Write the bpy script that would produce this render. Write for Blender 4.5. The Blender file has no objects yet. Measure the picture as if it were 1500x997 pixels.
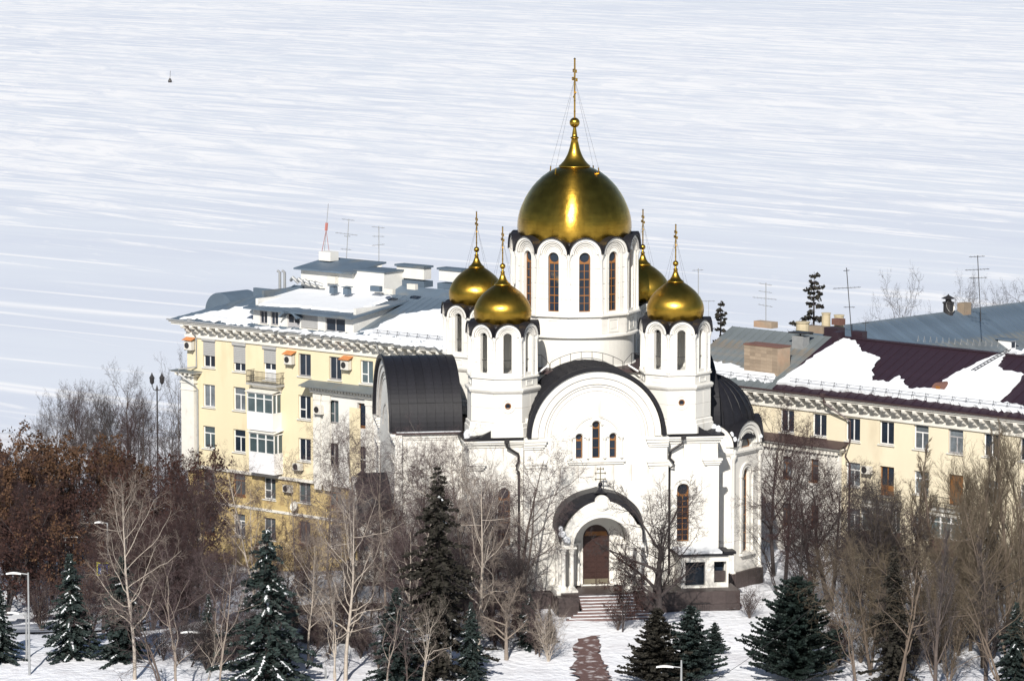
import bpy, math, random
import numpy as np
from mathutils import Vector, Matrix
from mathutils.geometry import tessellate_polygon
R = math.radians
PI = math.pi
sc = bpy.context.scene
col = sc.collection

# ------------------------------------------------------------------ camera
PITCH = R(6.75); FOC = 6060.0; HC = 54.0
cam_d = bpy.data.cameras.new('camera'); cam = bpy.data.objects.new('camera', cam_d); col.objects.link(cam)
cam.location = (0, 0, HC); cam.rotation_euler = (R(90) - PITCH, 0, 0)
cam_d.sensor_width = 36; cam_d.lens = 36 * FOC / 1500; cam_d.clip_start = 1; cam_d.clip_end = 60000
sc.camera = cam
# ------------------------------------------------------------------ world, sun, exposure
SUN_EL, SUN_AZ = R(33), R(188)          # sun behind the camera, a little to its left
w = bpy.data.worlds.new('World'); sc.world = w; w.use_nodes = True
nt = w.node_tree
sky = nt.nodes.new('ShaderNodeTexSky'); sky.sky_type = 'NISHITA'; sky.sun_disc = False
sky.sun_elevation = SUN_EL; sky.sun_rotation = SUN_AZ; sky.altitude = 100; sky.air_density = 1.0; sky.dust_density = 0.6; sky.ozone_density = 1.0
bg = nt.nodes['Background']; bg.inputs[1].default_value = 0.065
nt.links.new(sky.outputs[0], bg.inputs[0])
sd = bpy.data.lights.new('sun', 'SUN'); sun = bpy.data.objects.new('sun', sd); col.objects.link(sun)
sd.energy = 4.8; sd.angle = R(0.53); sd.color = (1.0, 0.945, 0.86)
sdir = Vector((math.sin(SUN_AZ) * math.cos(SUN_EL), math.cos(SUN_AZ) * math.cos(SUN_EL), math.sin(SUN_EL)))
sun.rotation_euler = sdir.to_track_quat('Z', 'Y').to_euler()
sun.location = (0, 0, 200)
sc.view_settings.view_transform = 'Standard'; sc.view_settings.look = 'None'
sc.view_settings.exposure = 0.27; sc.view_settings.gamma = 1
sc.cycles.max_bounces = 6; sc.cycles.diffuse_bounces = 3; sc.cycles.glossy_bounces = 3; sc.cycles.transparent_max_bounces = 4

# ------------------------------------------------------------------ geometry of the photograph
cp, sp = math.cos(PITCH), math.sin(PITCH)
def ray(px, py):
    u = (498.5 - py) / FOC
    return Vector(((px - 750) / FOC, cp + u * sp, -sp + u * cp))
def at_y(px, py, Y):
    d = ray(px, py); t = Y / d.y
    return Vector((d.x * t, Y, HC + d.z * t))
def at_z(px, py, Z):
    d = ray(px, py); t = (Z - HC) / d.z
    return Vector((d.x * t, d.y * t, Z))
def sstep(a, b, x):
    t = min(1, max(0, (x - a) / (b - a))); return t * t * (3 - 2 * t)
def ground_z(x, y):
    left = sstep(-11, -32, x) * sstep(275, 318, y)
    back = sstep(304, 340, y) * (1 - sstep(2, 16, x))
    z = -5.4 * max(left, back) + (-0.9 * sstep(289, 270, y))
    z -= 0.6 * sstep(-25, -45, x) * sstep(290, 270, y)
    bank = sstep(424 + 6 * math.sin(x * .05), 452, y)
    z = z * (1 - bank) - 29.5 * bank
    if y < 262: z -= (262 - y) * 0.02
    return z
def on_ground(px, py):
    p = at_z(px, py, 0)
    for _ in range(12): p = at_z(px, py, ground_z(p.x, p.y))
    return p

# ------------------------------------------------------------------ mesh helper
class MB:
    def __init__(s): s.v = []; s.f = []; s.T = None
    def add(s, vs, fs):
        o = len(s.v)
        if s.T is not None: vs = [s.T @ Vector(p) for p in vs]
        s.v.extend(tuple(p) for p in vs); s.f.extend(tuple(i + o for i in f) for f in fs)
        return s
    def box(s, x0, x1, y0, y1, z0, z1):
        return s.add([(x0,y0,z0),(x1,y0,z0),(x1,y1,z0),(x0,y1,z0),(x0,y0,z1),(x1,y0,z1),(x1,y1,z1),(x0,y1,z1)],
                     [(0,3,2,1),(4,5,6,7),(0,1,5,4),(1,2,6,5),(2,3,7,6),(3,0,4,7)])
    def plate(s, outer, holes, y0, y1):
        """polygon in x,z with holes, front at y0, back at y1"""
        loops = [outer] + list(holes)
        flat = [p for l in loops for p in l]
        tris = tessellate_polygon([[Vector((p[0], p[1], 0)) for p in l] for l in loops])
        n = len(flat)
        vs = [(p[0], y0, p[1]) for p in flat] + [(p[0], y1, p[1]) for p in flat]
        fs = []
        for a, b, c in tris:
            (ax, az), (bx, bz), (cx, cz) = flat[a], flat[b], flat[c]
            if (bx-ax)*(cz-az) - (bz-az)*(cx-ax) < 0: a, b, c = a, c, b
            fs.append((a, b, c)); fs.append((c+n, b+n, a+n))
        o = 0
        for li, l in enumerate(loops):
            m = len(l)
            ar = sum(l[i][0]*l[(i+1)%m][1] - l[(i+1)%m][0]*l[i][1] for i in range(m))
            rev = (ar < 0) ^ (li > 0)
            for i in range(m):
                j = (i+1) % m
                q = (o+i, o+i+n, o+j+n, o+j)
                fs.append(q if not rev else q[::-1])
            o += m
        return s.add(vs, fs)
    def tube(s, pts, r, n=8, cap=True):
        pts = [Vector(p) for p in pts]; vs = []; fs = []
        rr = r if isinstance(r, (list, tuple)) else [r] * len(pts)
        for i, p in enumerate(pts):
            d = (pts[min(i+1, len(pts)-1)] - pts[max(i-1, 0)]).normalized()
            a = Vector((0,0,1)) if abs(d.z) < .9 else Vector((1,0,0))
            u = d.cross(a).normalized(); v = d.cross(u)
            for k in range(n):
                t = 2*PI*k/n; vs.append(p + (u*math.cos(t) + v*math.sin(t)) * rr[i])
        for i in range(len(pts)-1):
            for k in range(n):
                k2 = (k+1) % n; fs.append((i*n+k, i*n+k2, (i+1)*n+k2, (i+1)*n+k))
        if cap:
            fs.append(tuple(range(n))[::-1]); fs.append(tuple(range((len(pts)-1)*n, len(pts)*n)))
        return s.add(vs, fs)
    def lathe(s, prof, n=32, c=(0,0), ph=0.0, a0=0, a1=2*PI):
        full = abs(a1 - a0 - 2*PI) < 1e-6
        m = n if full else n + 1
        vs = [(c[0] + r*math.cos(ph+a0+(a1-a0)*k/n), c[1] + r*math.sin(ph+a0+(a1-a0)*k/n), z) for r, z in prof for k in range(m)]
        fs = []
        for i in range(len(prof)-1):
            for k in range(n):
                k2 = (k+1) % m; fs.append((i*m+k, i*m+k2, (i+1)*m+k2, (i+1)*m+k))
        return s.add(vs, fs)
    def arc(s, cx, cz, r0, r1, y0, y1, a0=0, a1=PI, n=20, ex=1.0):
        """solid arch band between radii r0<r1, from front y0 to back y1"""
        vs = []
        for k in range(n+1):
            a = a0 + (a1-a0)*k/n; c_, s_ = math.cos(a), math.sin(a)
            vs += [(cx+r0*c_*ex, y0, cz+r0*s_), (cx+r1*c_*ex, y0, cz+r1*s_), (cx+r1*c_*ex, y1, cz+r1*s_), (cx+r0*c_*ex, y1, cz+r0*s_)]
        fs = []
        for k in range(n):
            a, b = 4*k, 4*k+4
            for i in range(4):
                j = (i+1) % 4; fs.append((a+j, a+i, b+i, b+j))
        fs += [(0,1,2,3), (4*n+3, 4*n+2, 4*n+1, 4*n)]
        return s.add(vs, fs)
    def mesh(s, name, smooth=False):
        me = bpy.data.meshes.new(name); me.from_pydata(s.v, [], s.f); me.update()
        if smooth:
            me.polygons.foreach_set('use_smooth', [True]*len(me.polygons))
        return me
    def build(s, name, mat, parent=None, loc=None, rot=None, smooth=False):
        return link(name, s.mesh(name, smooth), mat, parent, loc, rot)
def link(name, me, mat, parent=None, loc=None, rot=None):
    o = bpy.data.objects.new(name, me); col.objects.link(o)
    if mat is not None and me is not None and not me.materials: me.materials.append(mat)
    if parent is not None: o.parent = parent
    if loc is not None: o.location = loc
    if rot is not None: o.rotation_euler = rot
    return o
def inst(src, parent=None, loc=None, rot=None, scale=None):
    o = src.copy(); col.objects.link(o)
    if parent is not None: o.parent = parent
    if loc is not None: o.location = loc
    if rot is not None: o.rotation_euler = rot
    if scale is not None: o.scale = scale
    return o
def empty(name, loc, rz=0.0):
    o = bpy.data.objects.new(name, None); col.objects.link(o); o.location = loc; o.rotation_euler = (0,0,rz)
    o.empty_display_size = .5
    return o
def tag(o, label, cat, group=None):
    o['label'] = label; o['category'] = cat
    if group: o['group'] = group
    return o
def struct(o): o['kind'] = 'structure'; return o
def stuff(o): o['kind'] = 'stuff'; return o
def copy_tree(o, parent=None):
    c = o.copy(); col.objects.link(c)
    if parent is not None: c.parent = parent
    for ch in list(o.children): copy_tree(ch, c)
    return c
def arched(cx, z0, w_, h, n=10):
    r = w_/2; zc = z0 + h - r
    return [(cx-r, z0), (cx+r, z0)] + [(cx + r*math.cos(PI*k/n), zc + r*math.sin(PI*k/n)) for k in range(n+1)]
def rect(x0, x1, z0, z1): return [(x0,z0),(x1,z0),(x1,z1),(x0,z1)]
def circ(cx, cz, r, n=16): return [(cx+r*math.cos(2*PI*k/n), cz+r*math.sin(2*PI*k/n)) for k in range(n)]

# ------------------------------------------------------------------ materials
def mat(name, base, rough=.7, metal=0., var=.12, vs=1.2, bump=0., bs=8., tint=None, tf=.5, ts=.6, stretch=None, rand=0., spec=.5, emis=None):
    m = bpy.data.materials.new(name); m.use_nodes = True
    n = m.node_tree.nodes; l = m.node_tree.links; b = n['Principled BSDF']
    b.inputs['Roughness'].default_value = rough; b.inputs['Metallic'].default_value = metal
    b.inputs['Specular IOR Level'].default_value = spec
    tc = n.new('ShaderNodeTexCoord'); mp = n.new('ShaderNodeMapping'); l.new(tc.outputs['Object'], mp.inputs[0])
    if stretch: mp.inputs['Scale'].default_value = stretch
    n1 = n.new('ShaderNodeTexNoise'); n1.inputs['Scale'].default_value = vs; n1.inputs['Detail'].default_value = 6; n1.inputs['Roughness'].default_value = .6
    l.new(mp.outputs[0], n1.inputs[0])
    r1 = n.new('ShaderNodeMapRange'); r1.inputs[1].default_value = .25; r1.inputs[2].default_value = .75
    r1.inputs[3].default_value = 1-var; r1.inputs[4].default_value = 1+var; l.new(n1.outputs[0], r1.inputs[0])
    mx = n.new('ShaderNodeMix'); mx.data_type = 'RGBA'; mx.blend_type = 'MULTIPLY'; mx.inputs[0].default_value = 1
    mx.inputs[6].default_value = (*base, 1)
    src = mx.outputs[2]
    if tint:
        n2 = n.new('ShaderNodeTexNoise'); n2.inputs['Scale'].default_value = ts; n2.inputs['Detail'].default_value = 5
        l.new(mp.outputs[0], n2.inputs[0])
        r2 = n.new('ShaderNodeMapRange'); r2.inputs[1].default_value = tf; r2.inputs[2].default_value = tf+.18; l.new(n2.outputs[0], r2.inputs[0])
        m2 = n.new('ShaderNodeMix'); m2.data_type = 'RGBA'; m2.inputs[6].default_value = (*base, 1); m2.inputs[7].default_value = (*tint, 1)
        l.new(r2.outputs[0], m2.inputs[0]); l.new(m2.outputs[2], mx.inputs[6])
    if rand:
        oi = n.new('ShaderNodeObjectInfo'); r3 = n.new('ShaderNodeMapRange'); r3.inputs[3].default_value = 1-rand; r3.inputs[4].default_value = 1+rand
        l.new(oi.outputs['Random'], r3.inputs[0]); ml = n.new('ShaderNodeMath'); ml.operation = 'MULTIPLY'
        l.new(r1.outputs[0], ml.inputs[0]); l.new(r3.outputs[0], ml.inputs[1]); l.new(ml.outputs[0], mx.inputs[7])
    else: l.new(r1.outputs[0], mx.inputs[7])
    l.new(src, b.inputs['Base Color'])
    if bump:
        n3 = n.new('ShaderNodeTexNoise'); n3.inputs['Scale'].default_value = bs; n3.inputs['Detail'].default_value = 4; l.new(mp.outputs[0], n3.inputs[0])
        bp = n.new('ShaderNodeBump'); bp.inputs['Strength'].default_value = bump; bp.inputs['Distance'].default_value = .05
        l.new(n3.outputs[0], bp.inputs['Height']); l.new(bp.outputs[0], b.inputs['Normal'])
    if emis:
        b.inputs['Emission Color'].default_value = (*emis, 1); b.inputs['Emission Strength'].default_value = 1
    return m

M = {}
M['white'] = mat('church_white_stone', (.72,.705,.665), .6, var=.05, vs=.7, bump=.15, bs=3, tint=(.55,.52,.47), tf=.60, ts=1.3, stretch=(1,1,.25), rand=.02)
M['line'] = mat('stained_moulding_joint', (.36,.34,.32), .9, var=.3, vs=3)
M['grout'] = mat('stone_joint', (.30,.27,.25), .9, var=.15)
M['white2'] = mat('white_plaster', (.66,.65,.62), .8, var=.08, vs=.8, bump=.2, bs=6, tint=(.6,.58,.55), tf=.58)
M['darkroof'] = mat('dark_metal_roof', (.013,.013,.017), .5, .0, spec=.3, var=.25, vs=.8, rand=.12, bump=.15, bs=2)
M['brownroof'] = mat('brown_metal_roof', (.055,.035,.036), .5, var=.2, rand=.08)
M['slate'] = mat('blue_grey_metal_roof', (.092,.128,.172), .55, .0, var=.16, vs=.5, bump=.3, bs=1.5, tint=(.15,.16,.16), tf=.55, ts=.35, rand=.09)
M['slate2'] = mat('weathered_grey_green_roof', (.135,.155,.165), .6, .0, var=.18, vs=.4, bump=.3, bs=1.5, tint=(.23,.17,.11), tf=.63, ts=.3, rand=.06)
M['maroon'] = mat('maroon_metal_roof', (.028,.015,.023), .5, var=.12, rand=.06)
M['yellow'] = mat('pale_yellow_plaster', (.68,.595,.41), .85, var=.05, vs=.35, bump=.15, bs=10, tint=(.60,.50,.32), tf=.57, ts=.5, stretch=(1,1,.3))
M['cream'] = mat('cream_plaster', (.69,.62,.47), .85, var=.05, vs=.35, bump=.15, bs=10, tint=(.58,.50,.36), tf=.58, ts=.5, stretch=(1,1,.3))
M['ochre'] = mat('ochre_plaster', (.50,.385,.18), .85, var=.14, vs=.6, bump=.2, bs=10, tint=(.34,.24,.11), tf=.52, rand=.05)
M['trim'] = mat('white_trim', (.68,.66,.61), .75, var=.08, vs=1.5, tint=(.58,.55,.5), tf=.6, ts=2)
M['frame'] = mat('white_window_frame', (.74,.74,.74), .5, var=.04)
M['greyframe'] = mat('grey_window_frame', (.36,.35,.36), .6, var=.1)
M['brownframe'] = mat('brown_window_frame', (.24,.11,.045), .6, var=.15)
M['wood'] = mat('orange_varnished_wood', (.25,.105,.028), .4, var=.2, vs=3)
M['glass'] = mat('dark_window_glass', (.016,.024,.038), .12, spec=.3, var=.5, vs=.7, rand=.4)
M['curtain'] = mat('curtained_glass', (.10,.115,.13), .15, var=.5, vs=1.6, rand=.4)
M['bluegreen'] = mat('reflecting_glass', (.06,.085,.095), .1, var=.3, vs=1, rand=.3)
M['door'] = mat('carved_brown_door', (.036,.014,.011), .5, var=.2, vs=3)
M['bronze'] = mat('bronze', (.25,.22,.16), .45, .6, var=.2)
M['granite'] = mat('dark_granite', (.050,.037,.036), .5, var=.25, vs=3, bump=.2, bs=12, rand=.15)
M['step'] = mat('reddish_granite_step', (.15,.098,.092), .6, var=.2, vs=3, rand=.08)
M['iron'] = mat('black_iron', (.035,.033,.035), .5, .3)
M['greymetal'] = mat('grey_galvanised_metal', (.33,.34,.35), .5, .3, var=.12, vs=3)
M['shutter'] = mat('grey_roller_shutter', (.36,.36,.36), .6, var=.05)
M['acbox'] = mat('air_conditioner_casing', (.62,.60,.55), .6, var=.08)
M['rust'] = mat('orange_rusty_sheet', (.50,.20,.07), .8, var=.25, vs=4)
M['snow'] = mat('snow', (.70,.725,.765), .9, var=.03, vs=.6, bump=.5, bs=1.6, spec=.2)
M['concrete'] = mat('grey_concrete', (.35,.35,.34), .85, var=.15, vs=2, bump=.2)
M['brick'] = mat('tan_brick', (.30,.235,.175), .85, var=.15, vs=1.5, rand=.18, tint=(.33,.22,.15), tf=.55)
M['redbrick'] = mat('old_red_brick', (.15,.075,.06), .85, var=.2, vs=2, rand=.15)
M['spruce'] = mat('spruce_needles', (.022,.034,.032), .7, var=.5, vs=1.1, rand=.15, spec=.3)
M['spruce2'] = mat('dark_brown_green_needles', (.028,.026,.021), .75, var=.5, vs=1.1, spec=.2)
M['pine'] = mat('green_pine_needles', (.013,.023,.020), .65, var=.5, vs=.9, rand=.1, spec=.3)
M['bark'] = mat('dark_bark', (.085,.066,.058), .9, var=.3, vs=3, bump=.3)
M['bark_d'] = mat('black_brown_bark', (.045,.036,.036), .9, var=.3, vs=3, bump=.3)
M['twig_d'] = mat('dark_reddish_twigs', (.060,.038,.038), .85, var=.3, vs=1, spec=.2)
M['twig_o'] = mat('olive_twigs', (.125,.100,.072), .85, var=.3, vs=.6, spec=.2)
M['bark_o'] = mat('tan_bark', (.12,.092,.072), .9, var=.3, vs=2, bump=.3)
M['twig_m'] = mat('mauve_birch_twigs', (.105,.078,.080), .85, var=.3, vs=.8, spec=.2)
M['twig_g'] = mat('grey_brown_twigs', (.070,.060,.060), .85, var=.3, vs=.8, spec=.2)
M['birch'] = mat('birch_bark', (.40,.35,.30), .8, var=.2, vs=3, bump=.2, bs=10, tint=(.10,.08,.07), tf=.60, ts=3.2, stretch=(1,1,2.2))
M['limb'] = mat('pale_birch_limb', (.235,.195,.165), .85, var=.25, vs=2, tint=(.16,.12,.10), tf=.58, ts=2)
M['leaf'] = mat('rusty_dry_leaves', (.098,.056,.034), .9, var=.35, vs=.8, rand=.2, spec=.1)
M['leaf2'] = mat('dull_red_berries_and_leaves', (.052,.028,.024), .9, var=.35, vs=.8, spec=.1)
M['pave'] = mat('red_brick_paving', (.115,.066,.062), .85, var=.25, vs=5, bump=.3, bs=14, tint=(.60,.58,.60), tf=.53, ts=1.6)
M['asphalt'] = mat('wet_asphalt_with_snow', (.20,.22,.27), .8, var=.25, vs=.4, tint=(.60,.62,.66), tf=.52, ts=.35)
M['blue'] = mat('sign_blue', (.02,.13,.55), .5, var=.03)
M['signyellow'] = mat('sign_yellow', (.75,.70,.05), .5, var=.03)
M['signwhite'] = mat('sign_white', (.8,.8,.8), .5, var=.03)
M['carpaint'] = mat('dark_blue_car_paint', (.05,.075,.12), .3, .3, var=.1)
M['pot'] = mat('yellowish_chimney_pot', (.48,.41,.28), .8, var=.1)
M['redwhite'] = mat('faded_red_paint', (.40,.16,.14), .6)
M['brownpanel'] = mat('brown_corrugated_panel', (.10,.05,.05), .6, var=.2)
M['glazed'] = mat('white_plastic_panel', (.74,.74,.76), .6, var=.05)

def gold_mat(rot=0.0, an=.75, ro=.27):
    m = bpy.data.materials.new('gilded_metal'); m.use_nodes = True
    n = m.node_tree.nodes; l = m.node_tree.links; b = n['Principled BSDF']
    b.inputs['Metallic'].default_value = 1; b.inputs['Roughness'].default_value = ro; b.inputs['Anisotropic'].default_value = an; b.inputs['Anisotropic Rotation'].default_value = rot
    gn = n.new('ShaderNodeNewGeometry'); tg = n.new('ShaderNodeVectorMath'); tg.operation = 'CROSS_PRODUCT'; tg.inputs[0].default_value = (0,0,1); l.new(gn.outputs['Normal'], tg.inputs[1]); l.new(tg.outputs[0], b.inputs['Tangent'])
    tc = n.new('ShaderNodeNewGeometry'); no = n.new('ShaderNodeTexNoise'); no.inputs['Scale'].default_value = 1.6; no.inputs['Detail'].default_value = 4
    l.new(tc.outputs['Position'], no.inputs[0])
    oi = n.new('ShaderNodeObjectInfo')
    ad = n.new('ShaderNodeMath'); ad.operation = 'MULTIPLY_ADD'; ad.inputs[1].default_value = .3; l.new(oi.outputs['Random'], ad.inputs[0]); l.new(no.outputs[0], ad.inputs[2])
    cr = n.new('ShaderNodeValToRGB'); cr.color_ramp.elements[0].position = .35; cr.color_ramp.elements[0].color = (.29,.175,.026,1)
    cr.color_ramp.elements[1].position = .95; cr.color_ramp.elements[1].color = (.49,.305,.048,1)
    l.new(ad.outputs[0], cr.inputs[0]); l.new(cr.outputs[0], b.inputs['Base Color'])
    n2 = n.new('ShaderNodeTexNoise'); n2.inputs['Scale'].default_value = 1.1; n2.inputs['Detail'].default_value = 3; l.new(tc.outputs['Position'], n2.inputs[0])
    bp = n.new('ShaderNodeBump'); bp.inputs['Strength'].default_value = .5; bp.inputs['Distance'].default_value = .05
    l.new(n2.outputs[0], bp.inputs['Height']); l.new(bp.outputs[0], b.inputs['Normal'])
    return m
M['gold'] = gold_mat(0, .6, .30); M['gold2'] = gold_mat(.25, .75, .27)

def snow_ground_mat():
    m = bpy.data.materials.new('snowy_ground'); m.use_nodes = True
    n = m.node_tree.nodes; l = m.node_tree.links; b = n['Principled BSDF']; b.inputs['Roughness'].default_value = .9
    b.inputs['Specular IOR Level'].default_value = .2
    tc = n.new('ShaderNodeTexCoord')
    a = n.new('ShaderNodeTexNoise'); a.inputs['Scale'].default_value = .22; a.inputs['Detail'].default_value = 8; a.inputs['Roughness'].default_value = .65
    l.new(tc.outputs['Object'], a.inputs[0])
    cr = n.new('ShaderNodeValToRGB'); e = cr.color_ramp.elements
    e[0].position = .30; e[0].color = (.62,.62,.66,1); e[1].position = .55; e[1].color = (.77,.79,.84,1)
    l.new(a.outputs[0], cr.inputs[0])
    v = n.new('ShaderNodeTexNoise'); v.inputs['Scale'].default_value = 1.7; v.inputs['Detail'].default_value = 6; l.new(tc.outputs['Object'], v.inputs[0])
    r = n.new('ShaderNodeMapRange'); r.inputs[1].default_value = .62; r.inputs[2].default_value = .75; r.inputs[4].default_value = .35; l.new(v.outputs[0], r.inputs[0])
    mx = n.new('ShaderNodeMix'); mx.data_type = 'RGBA'; l.new(r.outputs[0], mx.inputs[0]); l.new(cr.outputs[0], mx.inputs[6]); mx.inputs[7].default_value = (.42,.36,.32,1)
    l.new(mx.outputs[2], b.inputs['Base Color'])
    bp = n.new('ShaderNodeBump'); bp.inputs['Strength'].default_value = .8; bp.inputs['Distance'].default_value = .25
    l.new(v.outputs[0], bp.inputs['Height']); l.new(bp.outputs[0], b.inputs['Normal'])
    return m
M['ground'] = snow_ground_mat()

def river_mat():
    """snow-dusted ice with long wind-blown streaks and ski tracks"""
    m = bpy.data.materials.new('river_ice'); m.use_nodes = True
    n = m.node_tree.nodes; l = m.node_tree.links; b = n['Principled BSDF']; b.inputs['Roughness'].default_value = .75
    b.inputs['Specular IOR Level'].default_value = .2
    tc = n.new('ShaderNodeTexCoord')
    def stretched(ang, sx, sy, detail=4, rough=.6, dist=0):
        m0 = n.new('ShaderNodeMapping'); m0.inputs['Rotation'].default_value = (0,0,R(ang)); l.new(tc.outputs['Object'], m0.inputs[0])
        mp = n.new('ShaderNodeMapping'); mp.inputs['Scale'].default_value = (sx, sy, 1)
        l.new(m0.outputs[0], mp.inputs[0])
        t = n.new('ShaderNodeTexNoise'); t.noise_dimensions = '2D'; t.inputs['Scale'].default_value = 1; t.inputs['Detail'].default_value = detail
        t.inputs['Roughness'].default_value = rough; t.inputs['Distortion'].default_value = dist
        l.new(mp.outputs[0], t.inputs[0]); return t.outputs[0]
    def mr(x, a, b_, c, d):
        r = n.new('ShaderNodeMapRange'); r.inputs[1].default_value = a; r.inputs[2].default_value = b_; r.inputs[3].default_value = c; r.inputs[4].default_value = d
        l.new(x, r.inputs[0]); return r.outputs[0]
    def mth(op, a, b_):
        t = n.new('ShaderNodeMath'); t.operation = op
        for i, x in enumerate((a, b_)):
            if isinstance(x, (int, float)): t.inputs[i].default_value = x
            else: l.new(x, t.inputs[i])
        t.use_clamp = op in ('ADD', 'MAXIMUM')
        return t.outputs[0]
    sep = n.new('ShaderNodeSeparateXYZ'); l.new(tc.outputs['Object'], sep.inputs[0])
    # cover of drifted snow: thin near the shore, full in the middle of the river
    d1 = mr(sep.outputs[1], 760, 1060, -.12, .135)
    d2 = mr(sep.outputs[1], 1600, 2200, 0, -.05)
    dd_ = n.new('ShaderNodeMath'); dd_.operation = 'ADD'; l.new(d1, dd_.inputs[0]); l.new(d2, dd_.inputs[1]); dens = dd_.outputs[0]
    dens = [x for x in (dens,)][0]
    big = stretched(20, 1/420, 1/150, 3)
    bigr = mr(big, .3, .7, -.09, .09)
    s1 = stretched(47, 1/110, 1/9.5, 6, .68, .35)
    s2 = stretched(52, 1/55, 1/4.5, 4, .6, .3)
    f = n.new('ShaderNodeMath'); f.operation = 'ADD'; l.new(s1, f.inputs[0]); l.new(dens, f.inputs[1])
    g = n.new('ShaderNodeMath'); g.operation = 'ADD'; l.new(f.outputs[0], g.inputs[0]); l.new(bigr, g.inputs[1])
    streak = mr(g.outputs[0], .57, .66, 0, .85)
    g2 = n.new('ShaderNodeMath'); g2.operation = 'ADD'; l.new(s2, g2.inputs[0]); l.new(dens, g2.inputs[1])
    fine = mr(g2.outputs[0], .61, .70, 0, .7)
    # thin long tracks: the crest of a very long noise
    def ridge(ang, sx, sy, width):
        t = stretched(ang, sx, sy, 1, .4, 0)
        a = n.new('ShaderNodeMath'); a.operation = 'SUBTRACT'; l.new(t, a.inputs[0]); a.inputs[1].default_value = .5
        c = n.new('ShaderNodeMath'); c.operation = 'ABSOLUTE'; l.new(a.outputs[0], c.inputs[0])
        return mr(c.outputs[0], 0, width, 1, 0)
    t1 = ridge(44, 1/1900, 1/60, .022); t2 = ridge(39, 1/1500, 1/34, .026)
    tr = mth('MAXIMUM', t1, t2)
    tr = mth('MULTIPLY', tr, .85)
    brk = mr(stretched(70, 1/38, 1/13, 5, .7, .5), .36, .58, .25, 1)
    brk2 = mr(stretched(20, 1/140, 1/60, 3, .6, .5), .40, .56, 0, 1)
    streak = mth('MULTIPLY', streak, brk); fine = mth('MULTIPLY', fine, brk); tr = mth('MULTIPLY', tr, brk2)
    spots = mr(stretched(60, 1/16, 1/5, 4, .7, .4), .66, .72, 0, .8)
    fine = mth('MAXIMUM', fine, mth('MULTIPLY', spots, mr(sep.outputs[1], 760, 1200, .15, 1)))
    allm = mth('MAXIMUM', mth('MAXIMUM', streak, fine), tr)
    base = n.new('ShaderNodeValToRGB'); e = base.color_ramp.elements
    e[0].position = .35; e[0].color = (.635,.68,.77,1); e[1].position = .65; e[1].color = (.68,.725,.80,1)
    l.new(stretched(30, 1/160, 1/40, 5), base.inputs[0])
    mx = n.new('ShaderNodeMix'); mx.data_type = 'RGBA'; l.new(allm, mx.inputs[0]); l.new(base.outputs[0], mx.inputs[6]); mx.inputs[7].default_value = (.90,.90,.91,1)
    l.new(mx.outputs[2], b.inputs['Base Color'])
    return m
M['river'] = river_mat()

# ------------------------------------------------------------------ terrain, river, bank
def build_ground():
    xs = list(np.arange(-90, 91, 1.5)); ys = list(np.arange(255, 330, 1.2)) + list(np.arange(330, 470, 2.5))
    xs = [-4000, -1500, -500, -200, -120] + xs + [120, 200, 500, 1500, 4000]
    ys = [-6000, -2000, -600, -100, 60, 150, 210, 240] + ys
    rnd = random.Random(4); vs = []; fs = []
    for j, y in enumerate(ys):
        for i, x in enumerate(xs):
            z = ground_z(x, y)
            if 250 < y < 420 and abs(x) < 95: z += rnd.uniform(-.05, .05) + .07*math.sin(x*.8+y*.3)*math.cos(y*.9-x*.2)
            vs.append((x, y, z))
    nx = len(xs)
    for j in range(len(ys)-1):
        for i in range(nx-1):
            a = j*nx+i; fs.append((a, a+1, a+nx+1, a+nx))
    m = MB(); m.add(vs, fs); struct(m.build('snowy_ground', M['ground'], smooth=True))
    m = MB(); m.add([(-9000,425,-28),(9000,425,-28),(9000,16000,-28),(-9000,16000,-28)], [(0,1,2,3)])
    struct(m.build('frozen_river', M['river']))
build_ground()

def ribbon(name, pts, width, z_off, m, zfun=None, sub=12, jit=0, seed=1, kind='structure'):
    """sheet following the ground along a polyline"""
    rnd = random.Random(seed); mb = MB(); P = []
    for a, b in zip(pts[:-1], pts[1:]):
        for k in range(sub): t = k/sub; P.append((a[0]+(b[0]-a[0])*t, a[1]+(b[1]-a[1])*t, a[2]+(b[2]-a[2])*t))
    P.append(pts[-1]); vs = []; W = 5
    for i, p in enumerate(P):
        q, r_ = P[max(i-1,0)], P[min(i+1, len(P)-1)]
        d = Vector((r_[0]-q[0], r_[1]-q[1])).normalized(); nn = Vector((-d.y, d.x))
        w1 = p[2]/2 + rnd.uniform(-jit, jit); w2 = p[2]/2 + rnd.uniform(-jit, jit)
        for k in range(W):
            t = -w1 + (w1+w2)*k/(W-1); x, y = p[0]+nn.x*t, p[1]+nn.y*t
            vs.append((x, y, (zfun(x, y) if zfun else ground_z(x, y)) + z_off))
    fs = [(i*W+k, (i+1)*W+k, (i+1)*W+k+1, i*W+k+1) for i in range(len(P)-1) for k in range(W-1)]
    mb.add(vs, fs); o = mb.build(name, m); o['kind'] = kind; return o
ribbon('road', [(-75,296,8),(-45,303,8),(-30,314,8),(-12,329,7.5),(12,345,7)], 8, .16, M['asphalt'], sub=20)
ribbon('snowbank', [(-75,302.5,1.6),(-46,309,1.6),(-33,320,1.6),(-18,332,1.6)], 2, .55, M['snow'], jit=.5, sub=24, seed=2)
ribbon('snowbank', [(-75,289.5,1.2),(-44,296.5,1.4),(-26,309,1.4)], 2, .42, M['snow'], jit=.5, sub=24, seed=3)

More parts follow.
